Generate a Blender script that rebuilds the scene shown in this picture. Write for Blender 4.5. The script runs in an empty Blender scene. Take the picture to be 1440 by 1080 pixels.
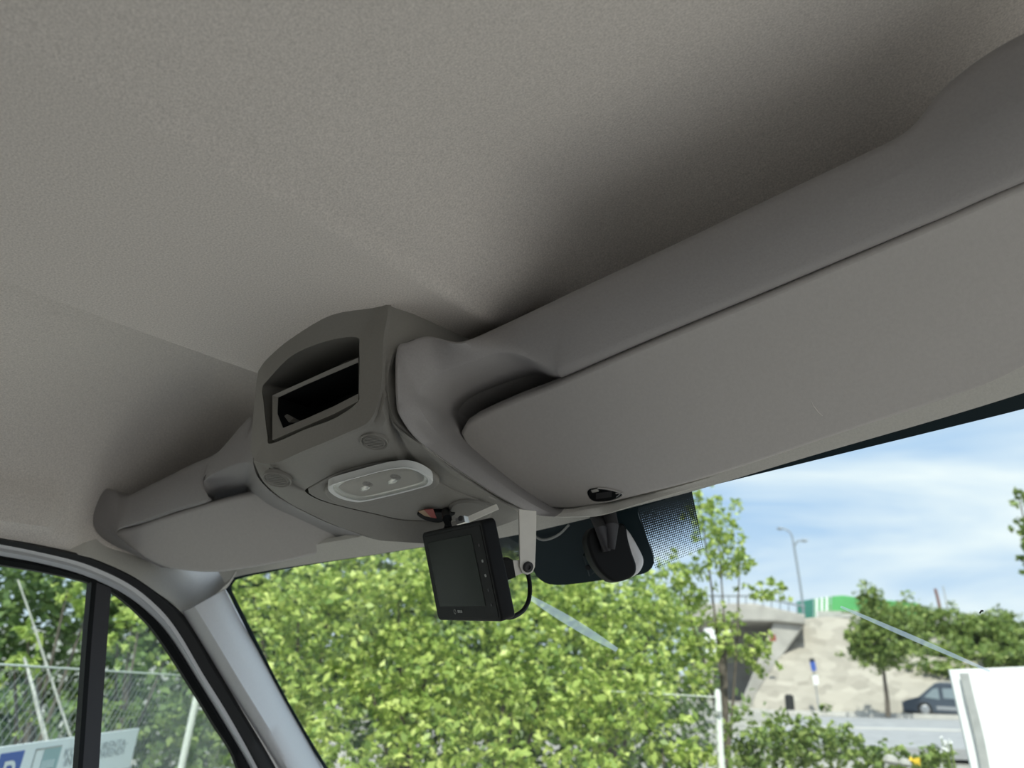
import bpy, bmesh, math, random
import numpy as np
from mathutils import Vector, Matrix

sc = bpy.context.scene
random.seed(7)
rng = np.random.default_rng(11)

# ---------------------------------------------------------------- frames
def unit(a):
    a = np.array(a, float); return a / np.linalg.norm(a)
cL = unit((-1580, 660, 1000))                       # vehicle left, in camera axes (x right, y down, z ahead)
cF = np.array((800, 400, 1000), float); cF = unit(cF - cL * cF.dot(cL))   # vehicle forward
cR = -cL
cU = np.cross(cR, cF)                               # vehicle up
wZ = unit((154, -2280, 1000))                       # true up
wY = unit(cF - wZ * cF.dot(wZ))
wX = np.cross(wY, wZ)
W3 = np.array([wX, wY, wZ])                         # camera axes -> world
EYE = np.array((0.0, 0.0, 2.0))
V3 = np.array([cR, cF, cU])                         # camera axes -> vehicle
VW = W3 @ V3.T                                      # vehicle -> world
MV = Matrix.Identity(4)
for i in range(3):
    for j in range(3): MV[i][j] = VW[i][j]
    MV[i][3] = EYE[i]
MI = Matrix.Identity(4)

# ---------------------------------------------------------------- camera
cam = bpy.data.cameras.new('camera'); cam.lens = 25.0; cam.sensor_width = 36.0
cam.clip_start = 0.01; cam.clip_end = 500
co = bpy.data.objects.new('camera', cam); sc.collection.objects.link(co)
m = Matrix.Identity(4)
for i in range(3):
    m[i][0] = W3[i][0]; m[i][1] = -W3[i][1]; m[i][2] = -W3[i][2]; m[i][3] = EYE[i]
co.matrix_world = m
cam.dof.use_dof = True; cam.dof.focus_distance = 0.98; cam.dof.aperture_fstop = 4.4
sc.camera = co
sc.view_settings.view_transform = 'Standard'; sc.view_settings.look = 'None'
sc.view_settings.gamma = 1.0; sc.view_settings.exposure = 0.3
sc.view_settings.use_curve_mapping = False

# ---------------------------------------------------------------- sky and sun
wd = bpy.data.worlds.new('sky'); sc.world = wd; wd.use_nodes = True
nt = wd.node_tree; N = nt.nodes; K = nt.links
bg = N['Background']
tc = N.new('ShaderNodeTexCoord')
mp = N.new('ShaderNodeMapping'); mp.inputs['Rotation'].default_value = (0.25, 0.35, 0.5)
mp.inputs['Scale'].default_value = (1.2, 2.6, 6.5)
K.new(tc.outputs['Generated'], mp.inputs['Vector'])
nz = N.new('ShaderNodeTexNoise'); nz.inputs['Scale'].default_value = 1.5; nz.inputs['Detail'].default_value = 5
nz.inputs['Roughness'].default_value = 0.5; nz.inputs['Distortion'].default_value = 0.6
K.new(mp.outputs['Vector'], nz.inputs['Vector'])
cr_ = N.new('ShaderNodeValToRGB'); cr_.color_ramp.elements[0].position = 0.36; cr_.color_ramp.elements[1].position = 0.66
K.new(nz.outputs['Fac'], cr_.inputs['Fac'])
sp = N.new('ShaderNodeSeparateXYZ'); K.new(tc.outputs['Generated'], sp.inputs['Vector'])
hz = N.new('ShaderNodeMapRange'); hz.inputs['From Min'].default_value = 0.02; hz.inputs['From Max'].default_value = 0.30
hz.inputs['To Min'].default_value = 0.75; hz.inputs['To Max'].default_value = 0.0
K.new(sp.outputs['Z'], hz.inputs['Value'])
mx0 = N.new('ShaderNodeMath'); mx0.operation = 'MAXIMUM'
K.new(cr_.outputs['Color'], mx0.inputs[0]); K.new(hz.outputs['Result'], mx0.inputs[1])
mx = N.new('ShaderNodeMix'); mx.data_type = 'RGBA'
mx.inputs[6].default_value = (0.34, 0.52, 0.80, 1); mx.inputs[7].default_value = (0.82, 0.87, 0.92, 1)
K.new(mx0.outputs[0], mx.inputs[0]); K.new(mx.outputs[2], bg.inputs['Color'])
bg.inputs['Strength'].default_value = 1.0
sun = bpy.data.lights.new('sun', 'SUN'); sun.energy = 4.2; sun.angle = 0.02; sun.color = (1, 0.96, 0.88)
so = bpy.data.objects.new('sun', sun); sc.collection.objects.link(so)
SUNDIR = Vector((0.28, -0.58, 0.92)).normalized()        # towards the sun
so.rotation_euler = SUNDIR.to_track_quat('Z', 'Y').to_euler()
so.location = (-20, 0, 40)

# ---------------------------------------------------------------- materials
def base_mat(name):
    mt = bpy.data.materials.new(name); mt.use_nodes = True
    return mt, mt.node_tree.nodes, mt.node_tree.links, mt.node_tree.nodes['Principled BSDF']
def plain(name, col, rough=0.5, metal=0.0, noise=0.0, nscale=40.0, bump=0.0, bscale=300.0, spec=0.5, trans=0.0):
    mt, n, l, p = base_mat(name)
    p.inputs['Base Color'].default_value = (*col, 1); p.inputs['Roughness'].default_value = rough
    p.inputs['Metallic'].default_value = metal; p.inputs['Specular IOR Level'].default_value = spec
    tcn = n.new('ShaderNodeTexCoord')
    if noise > 0:
        t = n.new('ShaderNodeTexNoise'); t.inputs['Scale'].default_value = nscale; t.inputs['Detail'].default_value = 4
        l.new(tcn.outputs['Object'], t.inputs['Vector'])
        r = n.new('ShaderNodeValToRGB')
        r.color_ramp.elements[0].position = 0.3; r.color_ramp.elements[1].position = 0.7
        r.color_ramp.elements[0].color = (*[c * (1 - noise) for c in col], 1)
        r.color_ramp.elements[1].color = (*[min(1, c * (1 + noise)) for c in col], 1)
        l.new(t.outputs['Fac'], r.inputs['Fac']); l.new(r.outputs['Color'], p.inputs['Base Color'])
    if bump > 0:
        t2 = n.new('ShaderNodeTexNoise'); t2.inputs['Scale'].default_value = bscale; t2.inputs['Detail'].default_value = 2
        l.new(tcn.outputs['Object'], t2.inputs['Vector'])
        b = n.new('ShaderNodeBump'); b.inputs['Strength'].default_value = bump; b.inputs['Distance'].default_value = 0.001
        l.new(t2.outputs['Fac'], b.inputs['Height']); l.new(b.outputs['Normal'], p.inputs['Normal'])
    return mt
M = {}
M['headliner'] = plain('headliner_cloth', (0.70, 0.66, 0.62), 0.95, noise=0.16, nscale=420, bump=0.35, bscale=700, spec=0.1)
M['trimcloth'] = plain('pillar_cloth', (0.72, 0.71, 0.66), 0.9, noise=0.05, nscale=400, bump=0.3, bscale=700, spec=0.1)
M['console'] = plain('console_plastic', (0.27, 0.262, 0.24), 0.55, noise=0.03, nscale=300, bump=0.15, bscale=900, spec=0.35)
M['bulkhead'] = plain('bulkhead_felt', (0.04, 0.04, 0.042), 0.9, bump=0.2)  # near-black so the added panels dim surfaces that face the rear
M['floormat'] = plain('cab_floor_mat', (0.25, 0.24, 0.23), 0.9, noise=0.1, nscale=20)
M['shelf'] = plain('shelf_plastic', (0.33, 0.318, 0.315), 0.6, noise=0.04, nscale=300, bump=0.25, bscale=500, spec=0.35)
M['visor'] = plain('visor_vinyl', (0.56, 0.54, 0.52), 0.6, noise=0.03, nscale=200, bump=0.2, bscale=600, spec=0.3)
M['pillar'] = plain('pillar_plastic', (0.66, 0.66, 0.67), 0.5, noise=0.02, nscale=200, bump=0.08, bscale=900)
M['dark'] = plain('dark_recess_plastic', (0.03, 0.03, 0.032), 0.7, bump=0.1)
M['black'] = plain('black_plastic', (0.010, 0.011, 0.012), 0.5, bump=0.1, bscale=800, spec=0.12)
M['softblack'] = plain('black_rubber', (0.016, 0.017, 0.018), 0.65, bump=0.1)
M['divider'] = plain('charcoal_bar', (0.035, 0.035, 0.04), 0.6, bump=0.1)
M['screen'] = plain('screen_glass', (0.007, 0.011, 0.008), 0.2, spec=0.10)
M['frame'] = plain('door_frame_paint', (0.62, 0.64, 0.66), 0.35, metal=0.2, noise=0.02)
M['steel'] = plain('white_steel', (0.68, 0.66, 0.60), 0.5, noise=0.03, nscale=60)
M['chrome'] = plain('bright_clip', (0.75, 0.75, 0.73), 0.25, metal=0.7)
M['lensrim'] = plain('lamp_frosted_plastic', (0.78, 0.80, 0.78), 0.35)
M['reflector'] = plain('lamp_reflector', (0.72, 0.74, 0.72), 0.25, metal=0.35, noise=0.05, nscale=60)
M['frit'] = plain('black_ceramic_band', (0.012, 0.024, 0.029), 0.4, spec=0.2)
M['red'] = plain('red_mark', (0.30, 0.05, 0.04), 0.5)
M['amber'] = plain('amber_mark', (0.35, 0.24, 0.14), 0.5)
M['mark'] = plain('grey_print', (0.35, 0.37, 0.36), 0.6)
M['scratch'] = plain('pale_scratch', (0.75, 0.72, 0.68), 0.7)

def glass_mat(name, tint, refl):
    mt = bpy.data.materials.new(name); mt.use_nodes = True
    n = mt.node_tree.nodes; l = mt.node_tree.links; n.clear()
    o = n.new('ShaderNodeOutputMaterial'); t = n.new('ShaderNodeBsdfTransparent'); t.inputs[0].default_value = (*tint, 1)
    g = n.new('ShaderNodeBsdfGlossy'); g.inputs['Roughness'].default_value = 0.02
    fr = n.new('ShaderNodeLayerWeight'); pw = n.new('ShaderNodeMath'); pw.operation = 'POWER'; pw.inputs[1].default_value = 5.0
    l.new(fr.outputs['Facing'], pw.inputs[0])
    mu = n.new('ShaderNodeMath'); mu.operation = 'MULTIPLY_ADD'; mu.inputs[1].default_value = refl; mu.inputs[2].default_value = 0.03
    x = n.new('ShaderNodeMixShader')
    l.new(pw.outputs[0], mu.inputs[0]); l.new(mu.outputs[0], x.inputs[0]); l.new(t.outputs[0], x.inputs[1]); l.new(g.outputs[0], x.inputs[2])
    l.new(x.outputs[0], o.inputs[0]); return mt
M['glass'] = glass_mat('windscreen_glass', (0.95, 0.985, 0.965), 0.8)
M['sideglass'] = glass_mat('side_glass', (0.90, 0.96, 0.94), 0.8)
M['cover'] = glass_mat('clear_lamp_cover', (0.95, 0.96, 0.95), 1.0)

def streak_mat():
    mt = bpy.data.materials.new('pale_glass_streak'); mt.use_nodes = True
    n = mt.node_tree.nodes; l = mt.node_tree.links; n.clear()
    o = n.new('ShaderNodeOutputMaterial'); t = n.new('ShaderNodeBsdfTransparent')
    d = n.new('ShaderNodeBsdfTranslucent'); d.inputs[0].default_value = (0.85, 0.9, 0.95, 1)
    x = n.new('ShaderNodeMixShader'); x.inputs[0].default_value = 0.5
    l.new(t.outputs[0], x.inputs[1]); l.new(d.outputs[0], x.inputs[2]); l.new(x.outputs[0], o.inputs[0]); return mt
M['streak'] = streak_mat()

def dots_mat():
    mt, n, l, p = base_mat('printed_dot_band')
    p.inputs['Base Color'].default_value = (0.016, 0.028, 0.033, 1); p.inputs['Roughness'].default_value = 0.4
    uv = n.new('ShaderNodeUVMap')
    sx = n.new('ShaderNodeSeparateXYZ'); l.new(uv.outputs[0], sx.inputs[0])
    mpn = n.new('ShaderNodeVectorMath'); mpn.operation = 'MULTIPLY'; mpn.inputs[1].default_value = (28, 30, 1)
    l.new(uv.outputs[0], mpn.inputs[0])
    fr = n.new('ShaderNodeVectorMath'); fr.operation = 'FRACTION'; l.new(mpn.outputs[0], fr.inputs[0])
    sb = n.new('ShaderNodeVectorMath'); sb.operation = 'SUBTRACT'; sb.inputs[1].default_value = (0.5, 0.5, 0); l.new(fr.outputs[0], sb.inputs[0])
    ln = n.new('ShaderNodeVectorMath'); ln.operation = 'LENGTH'; l.new(sb.outputs[0], ln.inputs[0])
    rr = n.new('ShaderNodeMapRange'); rr.inputs['From Min'].default_value = 0; rr.inputs['From Max'].default_value = 1
    rr.inputs['To Min'].default_value = 0.74; rr.inputs['To Max'].default_value = 0.26
    l.new(sx.outputs['Y'], rr.inputs['Value'])
    lt = n.new('ShaderNodeMath'); lt.operation = 'LESS_THAN'; l.new(ln.outputs['Value'], lt.inputs[0]); l.new(rr.outputs[0], lt.inputs[1])
    l.new(lt.outputs[0], p.inputs['Alpha']); return mt
M['dots'] = dots_mat()

def leaf_mat(name, dark, mid, light, trans=0.35):
    mt = bpy.data.materials.new(name); mt.use_nodes = True
    n = mt.node_tree.nodes; l = mt.node_tree.links; n.clear()
    o = n.new('ShaderNodeOutputMaterial'); g = n.new('ShaderNodeNewGeometry')
    r = n.new('ShaderNodeValToRGB'); e = r.color_ramp.elements
    e[0].color = (*dark, 1); e[1].color = (*light, 1); k = e.new(0.5); k.color = (*mid, 1)
    l.new(g.outputs['Random Per Island'], r.inputs['Fac'])
    d = n.new('ShaderNodeBsdfPrincipled'); d.inputs['Roughness'].default_value = 0.45; d.inputs['Specular IOR Level'].default_value = 0.4
    t = n.new('ShaderNodeBsdfTranslucent'); x = n.new('ShaderNodeMixShader'); x.inputs[0].default_value = trans
    l.new(r.outputs[0], d.inputs['Base Color']); l.new(r.outputs[0], t.inputs['Color'])
    l.new(d.outputs[0], x.inputs[1]); l.new(t.outputs[0], x.inputs[2]); l.new(x.outputs[0], o.inputs[0]); return mt
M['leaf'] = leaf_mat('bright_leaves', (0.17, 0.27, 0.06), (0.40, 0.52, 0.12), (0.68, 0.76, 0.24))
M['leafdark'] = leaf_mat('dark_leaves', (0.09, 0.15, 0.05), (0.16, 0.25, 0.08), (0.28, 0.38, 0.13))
M['leafmid'] = leaf_mat('mid_leaves', (0.12, 0.19, 0.05), (0.23, 0.32, 0.08), (0.40, 0.48, 0.15))
M['bark'] = plain('bark', (0.12, 0.10, 0.08), 0.9, noise=0.3, nscale=12, bump=0.5, bscale=60)
M['palebark'] = plain('pale_bark', (0.45, 0.44, 0.40), 0.9, noise=0.2, nscale=12)
M['ground'] = plain('gravel_and_grass', (0.33, 0.315, 0.28), 0.95, noise=0.3, nscale=1.5, bump=0.4, bscale=20)
M['asphalt'] = plain('asphalt', (0.33, 0.33, 0.34), 0.9, noise=0.12, nscale=2)
M['pave'] = plain('pale_paving', (0.55, 0.53, 0.50), 0.9, noise=0.1, nscale=3)
M['white'] = plain('white_sheet', (0.85, 0.86, 0.86), 0.45, noise=0.02, nscale=3)
M['alu'] = plain('galvanised_metal', (0.48, 0.48, 0.46), 0.45, metal=0.4, noise=0.1, nscale=20)
M['wire'] = plain('fence_wire', (0.24, 0.25, 0.245), 0.6, metal=0.2)
M['post'] = plain('pale_post_paint', (0.70, 0.72, 0.66), 0.5, noise=0.04, nscale=15)
M['blue'] = plain('sign_blue', (0.05, 0.11, 0.42), 0.5)
M['teal'] = plain('sign_teal', (0.10, 0.25, 0.26), 0.5)
M['paleteal'] = plain('sign_pale_teal', (0.34, 0.48, 0.49), 0.5)
M['print'] = plain('sign_grey_letters', (0.42, 0.45, 0.46), 0.6)
M['signface'] = plain('sign_white', (0.90, 0.93, 0.93), 0.45)
M['concrete'] = plain('concrete', (0.42, 0.40, 0.37), 0.9, noise=0.15, nscale=1.2)
M['green'] = plain('green_panel', (0.10, 0.40, 0.13), 0.6, noise=0.12, nscale=0.8)
M['darkgreen'] = plain('dark_green_panel', (0.04, 0.20, 0.15), 0.6)
M['van'] = plain('slate_van_paint', (0.055, 0.07, 0.095), 0.35, spec=0.5)
M['vanglass'] = plain('van_window', (0.22, 0.27, 0.30), 0.1)
M['tyre'] = plain('tyre', (0.02, 0.02, 0.02), 0.8)
M['hub'] = plain('wheel_hub', (0.35, 0.36, 0.38), 0.4, metal=0.6)
M['lamp'] = plain('lamp_mast', (0.30, 0.33, 0.36), 0.5, metal=0.4)
M['rust'] = plain('brown_mast', (0.20, 0.09, 0.07), 0.7)
M['flower'] = plain('yellow_petals', (0.75, 0.50, 0.02), 0.6)
M['petal'] = plain('white_petals', (0.8, 0.8, 0.78), 0.6)
M['stone'] = plain('pale_stone', (0.38, 0.37, 0.34), 0.9, noise=0.15, nscale=6)

def stones_mat():
    mt, n, l, p = base_mat('stone_pitching')
    tcn = n.new('ShaderNodeTexCoord'); v = n.new('ShaderNodeTexVoronoi'); v.inputs['Scale'].default_value = 1.6
    l.new(tcn.outputs['Object'], v.inputs['Vector'])
    t = n.new('ShaderNodeTexNoise'); t.inputs['Scale'].default_value = 0.7; t.inputs['Detail'].default_value = 5
    l.new(tcn.outputs['Object'], t.inputs['Vector'])
    r = n.new('ShaderNodeValToRGB'); r.color_ramp.elements[0].color = (0.22, 0.20, 0.17, 1); r.color_ramp.elements[1].color = (0.48, 0.44, 0.38, 1)
    l.new(v.outputs['Color'], r.inputs['Fac'])
    mxn = n.new('ShaderNodeMix'); mxn.data_type = 'RGBA'; mxn.inputs[0].default_value = 0.35
    r2 = n.new('ShaderNodeValToRGB'); r2.color_ramp.elements[0].color = (0.26, 0.24, 0.20, 1); r2.color_ramp.elements[1].color = (0.52, 0.46, 0.38, 1)
    l.new(t.outputs['Fac'], r2.inputs['Fac']); l.new(r.outputs[0], mxn.inputs[6]); l.new(r2.outputs[0], mxn.inputs[7])
    l.new(mxn.outputs[2], p.inputs['Base Color']); p.inputs['Roughness'].default_value = 0.9
    b = n.new('ShaderNodeBump'); b.inputs['Strength'].default_value = 0.6; b.inputs['Distance'].default_value = 0.1
    l.new(v.outputs['Distance'], b.inputs['Height']); l.new(b.outputs['Normal'], p.inputs['Normal']); return mt
M['stones'] = stones_mat()

# ---------------------------------------------------------------- pixel rays -> points
def dv(x, y): return V3 @ np.array((x - 720.0, y - 540.0, 1000.0))   # vehicle axes (right, forward, up)
def dw(x, y): return W3 @ np.array((x - 720.0, y - 540.0, 1000.0))   # world axes
def onf(x, y, f):
    d = dv(x, y); return d * (f / d[1])
def onr(x, y, r):
    d = dv(x, y); return d * (r / d[0])
def onz(x, y, z): return dv(x, y) * (z / 1e6)          # z: depth along the view axis in mm
class Plane:
    def __init__(s, a, b, c):
        s.p = np.array(a); s.n = unit(np.cross(np.array(b) - s.p, np.array(c) - s.p))
        if s.n.dot(s.p) < 0: s.n = -s.n                 # n points away from the viewer
        s.ex = unit(np.cross(s.n, (0, 0, 1.0))) ; s.ey = np.cross(s.n, s.ex)
    def hit(s, x, y, off=0.0):
        d = dv(x, y); return d * ((s.n.dot(s.p) + off) / s.n.dot(d))
    def to2(s, q): q = np.array(q) - s.p; return np.array((q.dot(s.ex), q.dot(s.ey)))
    def to3(s, a, off=0.0): return s.p + s.ex * a[0] + s.ey * a[1] + s.n * off
def W(x, y, d):
    """world point seen at pixel x,y at horizontal distance d"""
    v = dw(x, y); return EYE + v * (d / math.hypot(v[0], v[1]))

def spline(pts, sub, closed=False):
    P = [np.array(p, float) for p in pts]; n = len(P); out = []
    segs = n if closed else n - 1
    for i in range(segs):
        p1 = P[i]; p2 = P[(i + 1) % n]
        p0 = P[i - 1] if (closed or i > 0) else 2 * p1 - p2
        p3 = P[(i + 2) % n] if (closed or i + 2 < n) else 2 * p2 - p1
        for k in range(sub):
            t = k / sub
            out.append(0.5 * ((2 * p1) + (p2 - p0) * t + (2 * p0 - 5 * p1 + 4 * p2 - p3) * t * t + (3 * p1 - p0 - 3 * p2 + p3) * t ** 3))
    if not closed: out.append(P[-1])
    return out
def resample(pts, n, closed=False):
    P = [np.array(p, float) for p in pts]
    if closed: P = P + [P[0]]
    d = [0.0]
    for a, b in zip(P, P[1:]): d.append(d[-1] + float(np.linalg.norm(b - a)))
    out = []; tot = d[-1]; cnt = n if closed else n - 1
    for i in range(n):
        t = tot * i / cnt; k = 0
        while k < len(d) - 2 and d[k + 1] < t: k += 1
        w = (t - d[k]) / max(1e-9, d[k + 1] - d[k]); out.append(P[k] * (1 - w) + P[k + 1] * w)
    return out

# ---------------------------------------------------------------- meshes and objects
class MB:
    def __init__(s): s.v = []; s.f = []
    def add(s, vs, fs):
        b = len(s.v); s.v += [tuple(float(c) for c in v) for v in vs]; s.f += [tuple(i + b for i in f) for f in fs]; return s
    def grid(s, rows, closed=False):
        n = len(rows[0]); vs = [p for r in rows for p in r]; fs = []
        for i in range(len(rows) - 1):
            for j in range(n if closed else n - 1):
                k = (j + 1) % n; fs.append((i * n + j, i * n + k, (i + 1) * n + k, (i + 1) * n + j))
        return s.add(vs, fs)
    def cap(s, ring): return s.add(ring, [tuple(range(len(ring)))])
    def box(s, o, ax, ay, az):
        o, ax, ay, az = [np.array(q, float) for q in (o, ax, ay, az)]
        vs = [o + ax * i + ay * j + az * k for k in (0, 1) for j in (0, 1) for i in (0, 1)]
        return s.add(vs, [(0, 2, 3, 1), (4, 5, 7, 6), (0, 1, 5, 4), (2, 6, 7, 3), (0, 4, 6, 2), (1, 3, 7, 5)])
    def tube(s, pts, rad, seg=8, caps=True):
        P = [np.array(p, float) for p in pts]; R = rad if hasattr(rad, '__len__') else [rad] * len(P); rings = []
        up = np.array((0.123, 0.456, 0.881))
        for i, p in enumerate(P):
            t = unit(P[min(i + 1, len(P) - 1)] - P[max(i - 1, 0)]); a = unit(np.cross(t, up)); b = np.cross(t, a)
            rings.append([p + (a * math.cos(2 * math.pi * k / seg) + b * math.sin(2 * math.pi * k / seg)) * R[i] for k in range(seg)])
        s.grid(rings, True)
        if caps: s.cap(rings[0][::-1]); s.cap(rings[-1])
        return s
    def pillow(s, ring2, to3, T, e, k=4):
        """solid plate with a quarter-round rim; ring2 = outline in 2D, depth grows away from the viewer"""
        R = [np.array(p) for p in ring2]; n = len(R)
        ar = sum(R[i][0] * R[(i + 1) % n][1] - R[(i + 1) % n][0] * R[i][1] for i in range(n)); sg = 1 if ar > 0 else -1
        nor = []
        for i in range(n):
            t = R[(i + 1) % n] - R[i - 1]; t = t / (np.linalg.norm(t) + 1e-12); nor.append(np.array((-t[1], t[0])) * sg)
        rings = []
        for q in range(k + 1):
            a = math.pi / 2 * q / k; ins = e * (1 - math.sin(a)); dep = e * (1 - math.cos(a))
            rings.append([to3(R[i] + nor[i] * ins, dep) for i in range(n)])
        for q in range(k + 1):
            a = math.pi / 2 * q / k; ins = e * (1 - math.cos(a)); dep = T - e * (1 - math.sin(a))
            rings.append([to3(R[i] + nor[i] * ins, dep) for i in range(n)])
        s.grid(rings, True); s.cap(rings[0][::-1]); s.cap(rings[-1]); return s
    def lathe(s, o, axis, prof, seg=24):
        axis = unit(axis); a = unit(np.cross(axis, (0.3, 0.2, 0.9))); b = np.cross(axis, a); o = np.array(o, float)
        rings = [[o + axis * h + (a * math.cos(2 * math.pi * k / seg) + b * math.sin(2 * math.pi * k / seg)) * r for k in range(seg)] for r, h in prof]
        s.grid(rings, True); s.cap(rings[0][::-1]); s.cap(rings[-1]); return s

ORG = {}
def obj(name, mb, mat, parent=None, frame=None, smooth=40, weld=False, uv=None):
    """links the collected faces as ONE mesh object"""
    if parent is not None: frame = ORG[parent.name][1]; o0 = ORG[parent.name][0]
    else:
        frame = MV if frame is None else frame
        a = np.array(mb.v); o0 = (a.min(0) + a.max(0)) / 2
    me = bpy.data.meshes.new(name)
    me.from_pydata([tuple(np.array(v) - o0) for v in mb.v], [], mb.f); me.materials.append(M[mat])
    if uv is not None:
        L = me.uv_layers.new(name='UVMap')
        for lp in me.loops: L.data[lp.index].uv = uv[lp.vertex_index]
    bm = bmesh.new(); bm.from_mesh(me)
    if weld: bmesh.ops.remove_doubles(bm, verts=bm.verts, dist=0.0002)
    bmesh.ops.recalc_face_normals(bm, faces=bm.faces); bm.to_mesh(me); bm.free()
    if smooth:
        for p in me.polygons: p.use_smooth = True
        me.set_sharp_from_angle(angle=math.radians(smooth))
    ob = bpy.data.objects.new(name, me); sc.collection.objects.link(ob)
    if parent is not None: ob.parent = parent
    else: ob.matrix_world = frame @ Matrix.Translation(Vector(o0))
    ORG[ob.name] = (o0, frame)
    return ob
def tag(o, label, cat, group=None):
    o['label'] = label; o['category'] = cat
    if group: o['group'] = group
    return o
def thing(name, at, label, cat, frame=None, group=None):
    e = bpy.data.objects.new(name, None); sc.collection.objects.link(e); e.empty_display_size = 0.05
    frame = MV if frame is None else frame; at = np.array(at, float)
    e.matrix_world = frame @ Matrix.Translation(Vector(at)); ORG[e.name] = (at, frame)
    return tag(e, label, cat, group)
def structure(o): o['kind'] = 'structure'; return o
def sthing(name, at, frame=None):
    e = bpy.data.objects.new(name, None); sc.collection.objects.link(e); e.empty_display_size = 0.05
    frame = MV if frame is None else frame; at = np.array(at, float)
    e.matrix_world = frame @ Matrix.Translation(Vector(at)); ORG[e.name] = (at, frame); e['kind'] = 'structure'; return e
def solid(rows, away, closed=False):
    """a sheet with real thickness: rows of points plus the same sheet pushed by the vector field away(p)"""
    mb = MB(); mb.grid(rows, closed); back = [[p + away(p) for p in r] for r in rows]; mb.grid(back[::-1], closed)
    if not closed:
        mb.grid([[r[0] for r in rows], [r[0] for r in back]]); mb.grid([[r[-1] for r in rows], [r[-1] for r in back]])
    mb.grid([rows[0], back[0]], closed); mb.grid([rows[-1], back[-1]], closed); return mb
def ray_away(t): return lambda p: np.array(p) / np.linalg.norm(p) * t

def sstep(a, b, x):
    t = min(1, max(0, (x - a) / (b - a))); return t * t * (3 - 2 * t)

# ================================================================ THE CAB
def ws_f0(l): return 1.08 - (0.205 if l > 0.76 else 0.05) * (l - 0.76) ** 2
# ---- headliner (ceiling): raised middle band between two recesses, rolled sides, drops to the windscreen header
def ceil_pt(l, f):
    rec = 0.060 * sstep(-0.12, 0.60, f); rise = 0.075 * sstep(0.30, 0.82, f)
    h = 0.0
    if l < 0.545: h = rec * (0.24 * sstep(0.546, 0.520, l) + 0.5 * sstep(0.53, 0.34, l)) + rise * sstep(0.54, 0.36, l)
    h -= 0.0022 * sstep(0.10, 0.5, f) * max(0.0, 1 - abs(l - 0.556) / 0.016)
    if l > 0.906: h = rec * 1.1 * sstep(0.906, 0.935, l) + rise * .8 * sstep(0.915, 1.06, l)
    if 0.36 < l < 1.06: h = max(h, .075 * sstep(.77, .88, f))
    u = 0.56 + h
    if f > 0.80: u -= 0.215 * sstep(0.80, 1.15, f)
    return u
def ceil_section(f):
    pts = []
    L_ = [-0.75, -0.5, -0.3, -0.15, 0.0, 0.12, 0.22, 0.30, 0.36, 0.42, 0.45, 0.48, 0.505, 0.52, 0.53, 0.538, 0.546, 0.551, 0.556, 0.562, 0.572, 0.6, 0.68, 0.76, 0.84, 0.88, 0.9, 0.908, 0.916, 0.925, 0.935, 0.945, 0.96, 1.0, 1.06]
    for l in L_: pts.append((-l, f, ceil_pt(l, f)))
    u1 = ceil_pt(1.1, f); drop = max(0.04, u1 - 0.43); dl = 1.485 + .05 * sstep(.60, .68, f) - 1.10
    for k in range(0, 15):
        a = math.pi / 2 * k / 14
        l = 1.10 + dl * math.sin(a) ** 0.9; u = u1 - drop * (1 - math.cos(a)) ** 1.15
        bump = sstep(0.585, 0.560, f) * sstep(0.50, 0.482, u) * sstep(1.39, 1.41, l)
        pts.append((-(l - 0.018 * bump), f, u))
    pts.append((-1.103 - dl, f, u1 - drop - 0.012)); pts.append((-1.115 - dl, f, u1 - drop - 0.030)); 
    return [np.array((r, min(g, ws_f0(-r) - 0.012), u)) for r, g, u in pts]
fs_ = [-1.1, -0.8, -0.5, -0.3, -0.15, 0, 0.08, 0.16, 0.24, 0.32, 0.40, 0.46, 0.50, 0.53, 0.55, 0.56, 0.567, 0.575, 0.585, 0.6, 0.62, 0.65, 0.68, 0.72, 0.76, 0.80, 0.84, 0.88, 0.92, 0.97, 1.02, 1.07, 1.12]
structure(obj('ceiling', solid([ceil_section(f) for f in fs_], lambda p: np.array((0.012 * (p[0] < -1.3) * -1, 0, 0.02))), 'headliner', smooth=50))

# ---- bulkhead panels, unseen, added to cut light from the rear, right and below
structure(obj('wall_back', MB().box((-1.50, -0.62, -1.5), (2.25, 0, 0), (0, -.03, 0), (0, 0, 2.06)), 'bulkhead'))
structure(obj('wall_right', MB().box((0.76, -0.62, 0.36), (.03, 0, 0), (0, 1.7, 0), (0, 0, .24)), 'bulkhead'))  # upper rail alone, added to cut skylight grazing the ceiling
structure(obj('floor', MB().box((-1.53, -0.62, -1.25), (2.30, 0, 0), (0, 2.1, 0), (0, 0, -.04)), 'floormat'))  # unseen floor, added to stop light coming up from below
# ---- windscreen surface
def ws(x, y, off=0.0):
    d = dv(x, y); a, b = 0.3, 4.0
    for _ in range(60):
        t = (a + b) / 2; p = d * t / 1000
        if p[1] > ws_f0(-p[0]) + (0.31 - p[2]) * 1.0 + off: b = t
        else: a = t
    return d * t / 1000
WIN_TOP = [(318, 826), (324, 815), (335, 808), (385, 799), (450, 789), (530, 778), (600, 768), (705, 756), (830, 728), (915, 706), (1000, 683), (1143, 640), (1323, 588), (1440, 552), (1600, 500)]
WIN_BOT = [(520, 1200), (540, 1200), (560, 1200), (600, 1200), (650, 1200), (700, 1200), (760, 1200), (840, 1200), (930, 1200), (1000, 1200), (1070, 1200), (1170, 1200), (1310, 1200), (1420, 1200), (1600, 1200)]
win = sthing('window_1', ws(720, 760))
top = spline(WIN_TOP, 4); bot = spline(WIN_BOT, 4); rows = []
for k in range(13):
    t = k / 12; rows.append([ws(*(a * (1 - t) + b * t)) for a, b in zip(top, bot)])
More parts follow.
